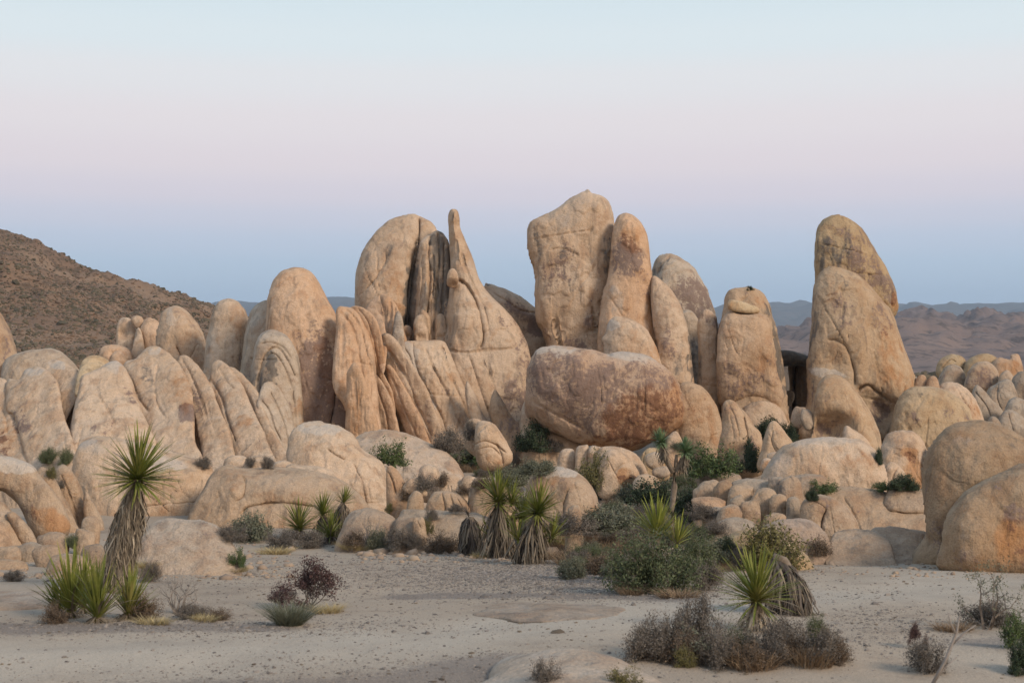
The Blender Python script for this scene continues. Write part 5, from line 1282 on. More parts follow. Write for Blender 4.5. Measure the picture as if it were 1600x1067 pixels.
def head(parent, centre, axis, n, lset, L, tmin, tmax, seed, part="leaf", crown="leaf_crown", core=0.03, mat=None, upbias=1.0):
    """a rosette of blades round a bud; tmin, tmax: angle from the axis in degrees"""
    r_ = random.Random(seed)
    V, F = tube([(0, 0, -core * 1.5), (0, 0, 0), (0, 0, core * 2.4)], [core, core * 1.1, core * 0.35], 7)
    me = mesh_from(crown, V, F, [mat or YG1])
    q = Vector(axis).normalized().to_track_quat('Z', 'Y')
    c = link(crown, me, parent)
    c.location = centre; c.rotation_mode = 'QUATERNION'; c.rotation_quaternion = q
    for k in range(n):
        u = (k + 0.5) / n
        th = math.radians(tmin + (tmax - tmin) * (u ** 0.8) + r_.uniform(-9, 9))
        ph = k * 2.39996 + r_.uniform(-0.45, 0.45)
        pick = lset[min(3, int(r_.random() * 2.2 + u * 1.8))]
        if L > 0.25 and r_.random() < (0.04 + 0.30 * max(0, u - 0.6)): pick = DEADLEAF[int(r_.random() * 3)]
        o = bpy.data.objects.new(part, pick)
        col.objects.link(o)
        o.parent = c
        d = Vector((math.sin(th) * math.cos(ph), math.sin(th) * math.sin(ph), math.cos(th)))
        o.rotation_mode = 'QUATERNION'
        x = d; up = Vector((0, 0, 1)); y = up.cross(x)
        if y.length < 0.05: y = Vector((0, 1, 0))
        y.normalize(); z = x.cross(y)
        o.rotation_quaternion = Matrix((x, y, z)).transposed().to_quaternion()
        s = L * r_.uniform(0.70, 1.08) * (1 - 0.26 * u)
        o.scale = (s, s * 0.9, s * 0.9)
        o.location = d * core * 0.6 + Vector((0, 0, (1 - u) * core * 1.6))
    return c

def skirt(parent, path, radii, n, L, w, mat, seed, name="dead_leaf_skirt", spread=0.35, lenvar=0.4, start=0.0):
    """dry leaves hanging down round a stem; the stem is the list of points, bottom first"""
    r_ = np.random.default_rng(seed)
    V = []; F = []
    P = [Vector(p) for p in path]
    for i in range(n):
        t = start + (1 - start) * r_.random() ** 0.8
        k = t * (len(P) - 1); a = min(int(k), len(P) - 2); f = k - a
        p = P[a].lerp(P[a + 1], f); rad = radii[a] * (1 - f) + radii[a + 1] * f
        ph = r_.uniform(0, 6.283)
        out = Vector((math.cos(ph), math.sin(ph), 0))
        l = L * (1 + r_.uniform(-lenvar, lenvar))
        sp = spread * (r_.random() ** 1.5) * 1.6 + 0.05
        s0 = p + out * rad * 0.5
        s1 = p + out * (rad + l * sp * 0.45) + Vector((0, 0, -l * 0.25))
        s2 = p + out * (rad + l * sp * 0.75) + Vector((r_.normal(0, l * .06), r_.normal(0, l * .06), -l * 0.62))
        s3 = p + out * (rad + l * sp * 0.85) + Vector((r_.normal(0, l * .10), r_.normal(0, l * .10), -l))
        side = Vector((-math.sin(ph + r_.normal(0, .6)), math.cos(ph + r_.normal(0, .6)), 0)) * w * r_.uniform(0.6, 1.3)
        b = len(V)
        for q, ww in ((s0, 1.0), (s1, 1.0), (s2, 0.7)):
            V += [tuple(q - side * ww), tuple(q + side * ww)]
        V.append(tuple(s3))
        F += [(b, b + 1, b + 3, b + 2), (b + 2, b + 3, b + 5, b + 4), (b + 4, b + 5, b + 6)]
    zmin = -0.02
    V = [(x, y, max(z, zmin)) for x, y, z in V]
    me = mesh_from(name, V, F, [mat], False)
    o = link(name, me, parent)
    o["kind"] = "stuff"
    return o

def plant_root(name, label, cat, px, py, D=None, group=None, dz=0.0):
    if D is None:
        b = stand(px, py)
    else:
        b = ray(px, py, D)
    o = link(name, None, None, (b[0], b[1], b[2] + dz))
    o.empty_display_size = 0.2
    tag(o, label, cat, group)
    return o, b[1] / FP       # metres per photo pixel there

def yucca(label, px, py, heads, trunks=(), skirts=(), group=None, D=None, lkey='green', lmat=None, width=0.045):
    """heads: (dx, dy_up, lean_x, leaves, length_px, tmin, tmax); all in photo pixels from the base"""
    o, s = plant_root("yucca", label, "yucca", px, py, D, group)
    lm = lmat or YG1
    ls = leafset(lkey, 1.0, width, lm)
    for i, tr in enumerate(trunks):
        pts = [(x * s, yy * s, z * s) for x, yy, z, r in tr]
        V, F = tube(pts, [r * s for x, yy, z, r in tr], 8, i, 0.12)
        link("trunk", mesh_from("trunk", V, F, [BARK]), o)
    for i, sk in enumerate(skirts):
        path, n, L, w, mat, sp = sk
        skirt(o, [(x * s, yy * s, z * s) for x, yy, z, r in path], [r * s for x, yy, z, r in path], n, L * s, w * s, mat, hash_str(label) + i, spread=sp)
    for i, h in enumerate(heads):
        dx, dy, lx, n, L, t0, t1 = h[:7]
        ly = h[7] if len(h) > 7 else 0.0
        yo = h[8] * s if len(h) > 8 else 0.0
        head(o, (dx * s, yo, dy * s), (lx, ly, 1), n, ls, L * s, t0, t1, hash_str(label) + i * 31, core=L * s * 0.05, mat=lm)
    return o

# tall yucca on the left
yucca("tall left yucca with a thick skirt of dead leaves and one green crown", 182, 928,
      [(32, 174, 0.14, 210, 88, 2, 114, -0.12)],
      [[(0, 0, -8, 13), (4, 0, 60, 12), (14, 0, 120, 10), (31, 0, 178, 8)]],
      [([(-2, 0, 30, 15), (5, 0, 90, 17), (16, 0, 135, 16), (29, 0, 172, 9)], 1500, 58, 1.2, DRY, 0.06),
       ([(-3, 0, 20, 14), (5, 0, 90, 16), (22, 0, 150, 13)], 420, 48, 1.2, DRYP, 0.14)], width=0.032)
gy_ = "upright leaf rosettes round the foot of the tall yucca"
yucca("upright green yucca rosette left of the tall yucca's foot, tallest of three", 112, 966, [(0, 4, -0.04, 90, 108, 2, 46)], (), [([(0, 0, 2, 6), (0, 0, 14, 7)], 90, 30, 1.3, DRY, 0.9)], gy_, width=0.045)
yucca("broad green yucca rosette in front of the tall yucca's foot", 152, 974, [(0, 4, 0.0, 95, 100, 2, 50)], (), [([(0, 0, 2, 6), (0, 0, 12, 7)], 90, 30, 1.3, DRY, 0.9)], gy_, width=0.045)
yucca("short green yucca rosette right of the tall yucca's foot", 200, 968, [(0, 4, 0.10, 80, 80, 4, 50)], (), [([(0, 0, 2, 6), (0, 0, 12, 7)], 90, 28, 1.3, DRY, 0.9)], gy_, width=0.045)
yucca("narrow green yucca rosette between the tallest and the broad one", 130, 958, [(0, 4, 0.02, 60, 92, 2, 36)], (), [([(0, 0, 2, 6), (0, 0, 12, 7)], 60, 28, 1.3, DRY, 0.9)], gy_, width=0.045)
yucca("short tilted yucca rosette at the left edge of the clump round the tall yucca", 94, 962, [(0, 4, -0.3, 50, 62, 2, 44)], (), [([(0, 0, 2, 6), (0, 0, 12, 7)], 60, 26, 1.3, DRY, 0.9)], gy_, width=0.045)
# right foreground yucca
yucca("spiky green yucca in front of a drooping dead trunk, right foreground", 1180, 985, [(2, 42, -0.05, 130, 100, 3, 98, -0.1)],
      [[(0, 0, -6, 10), (1, 0, 20, 9), (2, 0, 42, 8)]],
      [([(0, 0, 10, 6), (1, 0, 24, 7), (2, 0, 42, 8)], 130, 40, 1.7, DRYP, 0.75)], width=0.034)
yucca("bent dead yucca trunk shrouded in dry leaves behind the green foreground yucca", 1238, 978, [(-30, 108, -0.7, 14, 26, 5, 60)],
      [[(0, 0, -6, 9), (2, 0, 40, 9), (-2, 0, 80, 9), (-14, 0, 102, 8), (-30, 0, 108, 7)]],
      [([(0, 0, 45, 10), (0, 0, 78, 12), (-14, 0, 100, 12), (-28, 0, 106, 9)], 950, 58, 1.5, DRYD, 0.30), ([(0, 0, 45, 10), (-2, 0, 82, 12), (-26, 0, 106, 10)], 420, 56, 1.5, DRY, 0.38)], width=0.034, D=15.6)
# middle pair
yucca("middle yucca with a long bleached skirt, left of the pair", 783, 872, [(-4, 86, -0.08, 200, 54, 3, 110), (30, 62, 0.4, 140, 46, 3, 104), (16, 84, 0.2, 80, 40, 3, 100), (4, 40, 0.4, 40, 44, 3, 70), (-14, 30, -0.5, 36, 40, 3, 70)],
      [[(4, 0, -4, 8), (0, 0, 40, 8), (-4, 0, 88, 6)], [(6, 0, 20, 5), (16, 0, 55, 5), (28, 0, 76, 4)]],
      [([(2, 0, 25, 8), (-1, 0, 55, 9), (-4, 0, 86, 7)], 300, 62, 1.1, DRY, 0.34), ([(2, 0, 10, 9), (-1, 0, 45, 10), (-4, 0, 80, 7)], 420, 50, 1.1, DRYD, 0.2)], width=0.034)
yucca("middle yucca with a long bleached skirt, right of the pair", 822, 880, [(18, 76, 0.12, 200, 56, 3, 110), (38, 36, 0.3, 60, 46, 5, 80), (-12, 34, -0.2, 46, 48, 3, 60), (20, 30, 0.1, 40, 44, 3, 60)],
      [[(0, 0, -4, 8), (4, 0, 40, 8), (18, 0, 76, 6)]],
      [([(2, 0, 20, 8), (6, 0, 50, 9), (17, 0, 74, 7)], 320, 60, 1.1, DRY, 0.34), ([(0, 0, 10, 9), (4, 0, 40, 10), (16, 0, 70, 7)], 420, 50, 1.1, DRYD, 0.2)], width=0.034)
yucca("dark dead yucca stump with a hanging skirt and shrivelled top", 738, 868, [(-6, 62, -0.2, 30, 18, 5, 90)],
      [[(0, 0, -4, 9), (0, 0, 30, 8), (-4, 0, 60, 6)]],
      [([(0, 0, 12, 12), (0, 0, 36, 12), (-4, 0, 60, 9)], 760, 40, 1.0, DRYD, 0.14), ([(0, 0, 12, 12), (-4, 0, 60, 9)], 120, 38, 1.0, DRY, 0.2)], lkey='dark', lmat=DRYD, width=0.045)
# left cluster
gl = "yuccas in the clump before the long tan slab"
yucca("round green yucca rosette at the left of the clump before the long tan slab", 467, 842, [(0, 14, 0, 140, 50, 3, 92)], (), [([(0, 0, 2, 6), (0, 0, 14, 6)], 120, 18, 1.0, DRYD, 0.5)], gl, width=0.035)
yucca("green yucca rosette behind and between in the clump before the long tan slab", 505, 836, [(0, 30, 0, 110, 42, 3, 88)], [[(0, 0, -3, 4), (0, 0, 30, 4)]], [([(0, 0, 8, 6), (0, 0, 30, 6)], 160, 24, 1.0, DRYD, 0.4)], gl, width=0.035)
yucca("leaning yucca trunk with grey skirt and a small yellow-green tuft on top", 522, 845, [(14, 58, 0.25, 70, 32, 3, 75)], [[(-4, 0, -3, 4), (0, 0, 30, 4), (14, 0, 60, 3)]], [([(0, 0, 22, 5), (4, 0, 40, 7), (14, 0, 58, 5)], 300, 28, 0.9, DRYD, 0.2), ([(0, 0, 22, 5), (14, 0, 58, 5)], 150, 28, 0.9, DRY, 0.3)], gl, width=0.035)
yucca("low green yucca rosette at the right of the clump before the long tan slab", 516, 850, [(0, 10, 0.05, 120, 46, 3, 84)], (), [([(0, 0, 2, 6), (0, 0, 14, 6)], 100, 16, 1.0, DRYD, 0.5)], gl, width=0.035)
# yellow one behind the big round bush
yucca("yellow-green yucca rising behind the big round grey-green bush", 1027, 876, [(0, 34, 0, 110, 70, 3, 66), (30, 24, 0.2, 50, 52, 3, 60)], [[(0, 0, -3, 6), (0, 0, 36, 5)]], (), lkey='yellow', lmat=YG2, D=19.5, width=0.035)
# joshua tree
o, s = plant_root("joshua_tree", "young forked Joshua tree with two tufted heads before the giant boulder", "Joshua tree", 1052, 822, 24.5)
V, F = tube([(x * s, 0, z * s) for x, z in ((-1, -30), (0, 0), (-2, 30), (2, 62), (1, 92))], [q * s for q in (7, 6, 4.6, 5, 4.5)], 9, 1, .1)
tk = link("trunk", mesh_from("trunk", V, F, [BARK]), o)
for pts, rr in (([(0, 84), (-8, 98), (-14, 112), (-18, 128)], (4, 4, 4, 3.5)), ([(3, 86), (10, 96), (15, 104), (17, 116)], (4, 4, 4, 3.5)), ([(3, 90), (4, 100), (5, 112)], (3, 3, 2))):
    V, F = tube([(x * s, 0, z * s) for x, z in pts], [q * s for q in rr], 8, 2, .1)
    link("branch", mesh_from("branch", V, F, [BARK]), tk)
jl = leafset('joshua', 1.0, 0.07, YG3)
head(o, (-19 * s, 0, 129 * s), (-.1, 0, 1), 220, jl, 21 * s, 3, 125, 5, core=2.6 * s, mat=YG3)
head(o, (18 * s, 0, 115 * s), (.15, 0, 1), 240, jl, 23 * s, 3, 125, 6, core=2.6 * s, mat=YG3)
skirt(o, [(-14 * s, 0, 110 * s), (-18 * s, 0, 128 * s)], [3 * s, 3 * s], 160, 16 * s, 0.8 * s, DRY, 3)
skirt(o, [(12 * s, 0, 92 * s), (17 * s, 0, 113 * s)], [3 * s, 3 * s], 160, 16 * s, 0.8 * s, DRY, 4)

# ------------------------------------------------------------------ shrubs
def make_shrub(seed, stems, spread, depth, leaf_n, leaf_s, leaf_aspect=2.0, h=1.0, wob=0.25, twig_r=0.006, gap=0.0, droop=0.0, updir=0.8, start=0.25, splits=3, fill=0.0):
    """unit shrub: about 1 wide and h tall. returns branch V,F and leaf V,F"""
    r_ = np.random.default_rng(seed)
    segs = []; tips = []
    def grow(p, d, l, rad, lev):
        n = 3
        for i in range(n):
            d = d + r_.normal(0, wob, 3); d[2] += 0.04 * updir - droop * (lev / depth) * .3
            d /= np.linalg.norm(d)
            q = p + d * l / n
            segs.append((p, q, rad, rad * 0.82)); rad *= 0.82
            p = q
            if lev >= 1: tips.append((p, d, lev))
        if lev < depth:
            for k in range(splits if lev else splits + 1):
                dd = d + r_.normal(0, 0.55, 3); dd /= np.linalg.norm(dd)
                grow(p, dd, l * r_.uniform(0.55, 0.8), rad * 0.8, lev + 1)
    for k in range(stems):
        a = 2 * math.pi * k / stems + r_.normal(0, .3)
        el = r_.uniform(0.15, 1.0) ** 0.7 * spread
        d = np.array([math.cos(a) * math.sin(el), math.sin(a) * math.sin(el), math.cos(el)])
        p = np.array([math.cos(a), math.sin(a), 0]) * 0.05
        grow(p, d, 0.34 * r_.uniform(0.7, 1.15), twig_r * 2.2, 0)
    A = np.array([s_[0] for s_ in segs]); B = np.array([s_[1] for s_ in segs])
    R0 = np.array([s_[2] for s_ in segs]); R1 = np.array([s_[3] for s_ in segs])
    T = np.array([t[0] for t in tips]); TD = np.array([t[1] for t in tips])
    ext = max(np.ptp(T[:, 0]), np.ptp(T[:, 1])) / 2 * 0.95
    sx = 0.5 / max(ext, 1e-3); sz = h / max(T[:, 2].max(), 1e-3)
    S = np.array([sx, sx, sz])
    A = A * S; B = B * S; T = T * S
    A[:, 2] = np.maximum(A[:, 2], -0.02)
    # twigs: three-sided prisms
    d = B - A; d /= np.linalg.norm(d, axis=1)[:, None] + 1e-9
    u = np.cross(d, [0.3, 0.5, 0.81]); u /= np.linalg.norm(u, axis=1)[:, None] + 1e-9
    w = np.cross(d, u)
    ring = lambda P, R, a: P + (u * math.cos(a) + w * math.sin(a)) * R[:, None]
    VB = np.stack([ring(A, R0, 0), ring(A, R0, 2.094), ring(A, R0, 4.189), ring(B, R1, 0), ring(B, R1, 2.094), ring(B, R1, 4.189)], 1)
    fb = np.array([(0, 1, 4, 3), (1, 2, 5, 4), (2, 0, 3, 5)])
    FB = (fb[None] + (np.arange(len(A)) * 6)[:, None, None]).reshape(-1, 4)
    VL = FL = None
    if leaf_n:
        k = r_.integers(0, len(T), leaf_n)
        hsel = T[k, 2] > start * h * 0.3
        k = k[hsel]
        n = len(k)
        c = T[k] + r_.normal(0, 0.036, (n, 3)) * np.array([1, 1, h])
        if fill: c = c * (1 - fill * r_.random((n, 1)) ** 1.5) * np.array([1, 1, 1]) - np.array([0, 0, 1]) * (r_.random((n, 1)) ** 2) * fill * 0.25 * h
        if gap:
            c = c[perlin(c * 5 + seed) > -gap]; n = len(c)
        dd = r_.normal(0, 1, (n, 3)) + np.array([0, 0, 0.5]); dd /= np.linalg.norm(dd, axis=1)[:, None]
        uu = np.cross(dd, r_.normal(0, 1, (n, 3))); uu /= np.linalg.norm(uu, axis=1)[:, None] + 1e-9
        l = leaf_s * r_.uniform(0.6, 1.4, n)[:, None]
        VL = np.stack([c, c + dd * l * .5 + uu * l / leaf_aspect * .5, c + dd * l, c + dd * l * .5 - uu * l / leaf_aspect * .5], 1).reshape(-1, 3)
        VL[:, 2] = np.maximum(VL[:, 2], 0.0)
        FL = np.arange(n * 4).reshape(-1, 4)
    return VB.reshape(-1, 3), FB, VL, FL
def make_tuft(seed, n, h=1.0, w=0.012, lean=0.5, curve=0.4):
    r_ = np.random.default_rng(seed)
    a = r_.uniform(0, 6.283, n); rad = 0.5 * r_.random(n) ** 0.5 * 0.5
    base = np.stack([np.cos(a) * rad, np.sin(a) * rad, np.zeros(n)], 1)
    a2 = a + r_.normal(0, .7, n)
    le = lean * r_.random(n)
    d = np.stack([np.cos(a2) * le, np.sin(a2) * le, np.ones(n)], 1)
    L = h * r_.uniform(0.45, 1.0, n)[:, None]
    m_ = base + d * L * 0.5
    t_ = base + d * L + np.stack([np.cos(a2), np.sin(a2), -np.ones(n) * .4], 1) * curve * L * 0.3 * r_.random((n, 1))
    sd = np.stack([-np.sin(a2 + r_.normal(0, 1, n)), np.cos(a2 + r_.normal(0, 1, n)), np.zeros(n)], 1) * w
    V = np.stack([base - sd, base + sd, m_ + sd * .8, m_ - sd * .8, t_], 1).reshape(-1, 3)
    k = (np.arange(n) * 5)[:, None]
    F3 = np.concatenate([k + np.array([[0, 1, 2]]), k + np.array([[0, 2, 3]]), k + np.array([[3, 2, 4]])])
    return V, F3

TW = simple_mat("dry_twigs", (0.13, 0.105, 0.085), (0.23, 0.19, 0.16), 4)
TWG = simple_mat("bleached_twigs", (0.20, 0.175, 0.155), (0.32, 0.28, 0.25), 4)
LM = {
    'dark': simple_mat("dark_green_leaves", (0.034, 0.052, 0.032), (0.075, 0.098, 0.056), island=True),
    'green': simple_mat("fresh_green_leaves", (0.062, 0.098, 0.038), (0.13, 0.165, 0.066), island=True),
    'sage': simple_mat("grey_green_leaves", (0.105, 0.115, 0.078), (0.20, 0.205, 0.145), island=True),
    'mid': simple_mat("dusty_green_leaves", (0.075, 0.095, 0.048), (0.145, 0.165, 0.085), island=True),
    'olive': simple_mat("olive_leaves", (0.11, 0.105, 0.042), (0.22, 0.195, 0.085), island=True),
    'purple': simple_mat("maroon_leaves", (0.062, 0.036, 0.036), (0.13, 0.080, 0.074), island=True),
    'grey': simple_mat("grey_brown_leaves", (0.115, 0.10, 0.084), (0.20, 0.175, 0.15), island=True),
    'brown': simple_mat("withered_brown_leaves", (0.10, 0.072, 0.050), (0.20, 0.145, 0.10), island=True),
    'straw': simple_mat("straw_blades", (0.30, 0.235, 0.12), (0.46, 0.37, 0.20), island=True),
    'rust': simple_mat("rusty_blades", (0.17, 0.115, 0.075), (0.31, 0.225, 0.145), island=True),
}
PROTO = {}
def pm(nm, V, F, mat):
    return mesh_from(nm, V, F, [mat], False)
def proto(kind, var):
    k = (kind, var)
    if k in PROTO: return PROTO[k]
    sd = 100 + var * 17 + hash_str(kind) % 50
    P = dict(dark=dict(fill=0.55, start=0, stems=12, spread=1.25, depth=3, leaf_n=13000, leaf_s=0.042, h=0.8), green=dict(fill=0.45, start=0, stems=9, spread=1.1, depth=3, leaf_n=4600, leaf_s=0.058, h=0.8, gap=.25, leaf_aspect=2.6),
             sage=dict(fill=0.55, start=0, stems=13, spread=1.2, depth=3, leaf_n=9500, leaf_s=0.040, h=0.6), mid=dict(fill=0.55, start=0, stems=14, spread=1.2, depth=3, leaf_n=17000, leaf_s=0.030, h=0.7, leaf_aspect=2.5),
             olive=dict(fill=0.45, start=0, stems=10, spread=1.05, depth=3, leaf_n=6500, leaf_s=0.042, h=0.85, gap=.2), purple=dict(stems=9, spread=1.15, depth=3, leaf_n=5600, leaf_s=0.035, h=0.75, gap=.15, start=.5),
             grey=dict(fill=0.55, start=0, stems=15, spread=1.2, depth=3, leaf_n=7500, leaf_s=0.030, h=0.6), brown=dict(fill=0.55, start=0, stems=14, spread=1.25, depth=3, leaf_n=5500, leaf_s=0.032, h=0.55),
             bare=dict(stems=10, spread=1.15, depth=4, leaf_n=0, leaf_s=0, h=0.75, twig_r=0.0075, splits=2), sparse=dict(stems=5, spread=1.1, depth=3, leaf_n=1300, leaf_s=0.03, h=1.0, gap=.1, splits=2, twig_r=0.009))[kind]
    if kind == 'sparse':
        lm, tm = LM['sage'], TW
    elif kind == 'bare':
        lm, tm = None, TWG
    else:
        lm, tm = LM[kind], TW
    VB, FB, VL, FL = make_shrub(sd, **P)
    b = pm("branches", VB, FB, tm)
    l = pm("foliage", VL, FL, lm) if VL is not None else None
    PROTO[k] = (b, l, P['h'])
    return PROTO[k]
def tproto(kind, var):
    k = ('t' + kind, var)
    if k not in PROTO:
        V, F = make_tuft(300 + var * 7 + hash_str(kind) % 90, {'straw': 420, 'rust': 420, 'needle': 900}.get(kind, 900), w=0.0045 if kind != 'needle' else 0.006, lean=0.4 if kind != 'needle' else 0.9)
        PROTO[k] = pm("blades", V, F, LM[{'needle': 'sage'}.get(kind, kind)])
    return PROTO[k]
_bv = [0]
def bush(kind, px, py, w, h, label, group=None, D=None, name="shrub", cat="shrub"):
    o, s = plant_root(name, label, cat, px, py, D, group)
    _bv[0] += 1
    b, l, ph = proto(kind, _bv[0] % 2)
    rz = random.Random(_bv[0] * 5).uniform(0, 6.28)
    fl = 0.78  # depth of the bush against its width
    for nm, me in (("branches", b), ("foliage", l)):
        if me is None: continue
        c = link(nm, me, o)
        c.rotation_euler = (0, 0, rz)
        c.scale = (w * s * 1.16, w * s * 1.0, h * s / ph * 1.16)
        if nm == "foliage": c["kind"] = "stuff"
    return o
def tuft(kind, px, py, w, h, label, group=None, D=None):
    o, s = plant_root("grass_tuft", label, "grass", px, py, D, group)
    _bv[0] += 1
    c = link("blades", tproto(kind, _bv[0] % 2), o)
    c["kind"] = "stuff"
    c.scale = (w * s * 1.5, w * s * 1.1, h * s * 1.1)
    c.rotation_euler = (0, 0, _bv[0] * 1.3)
    return o

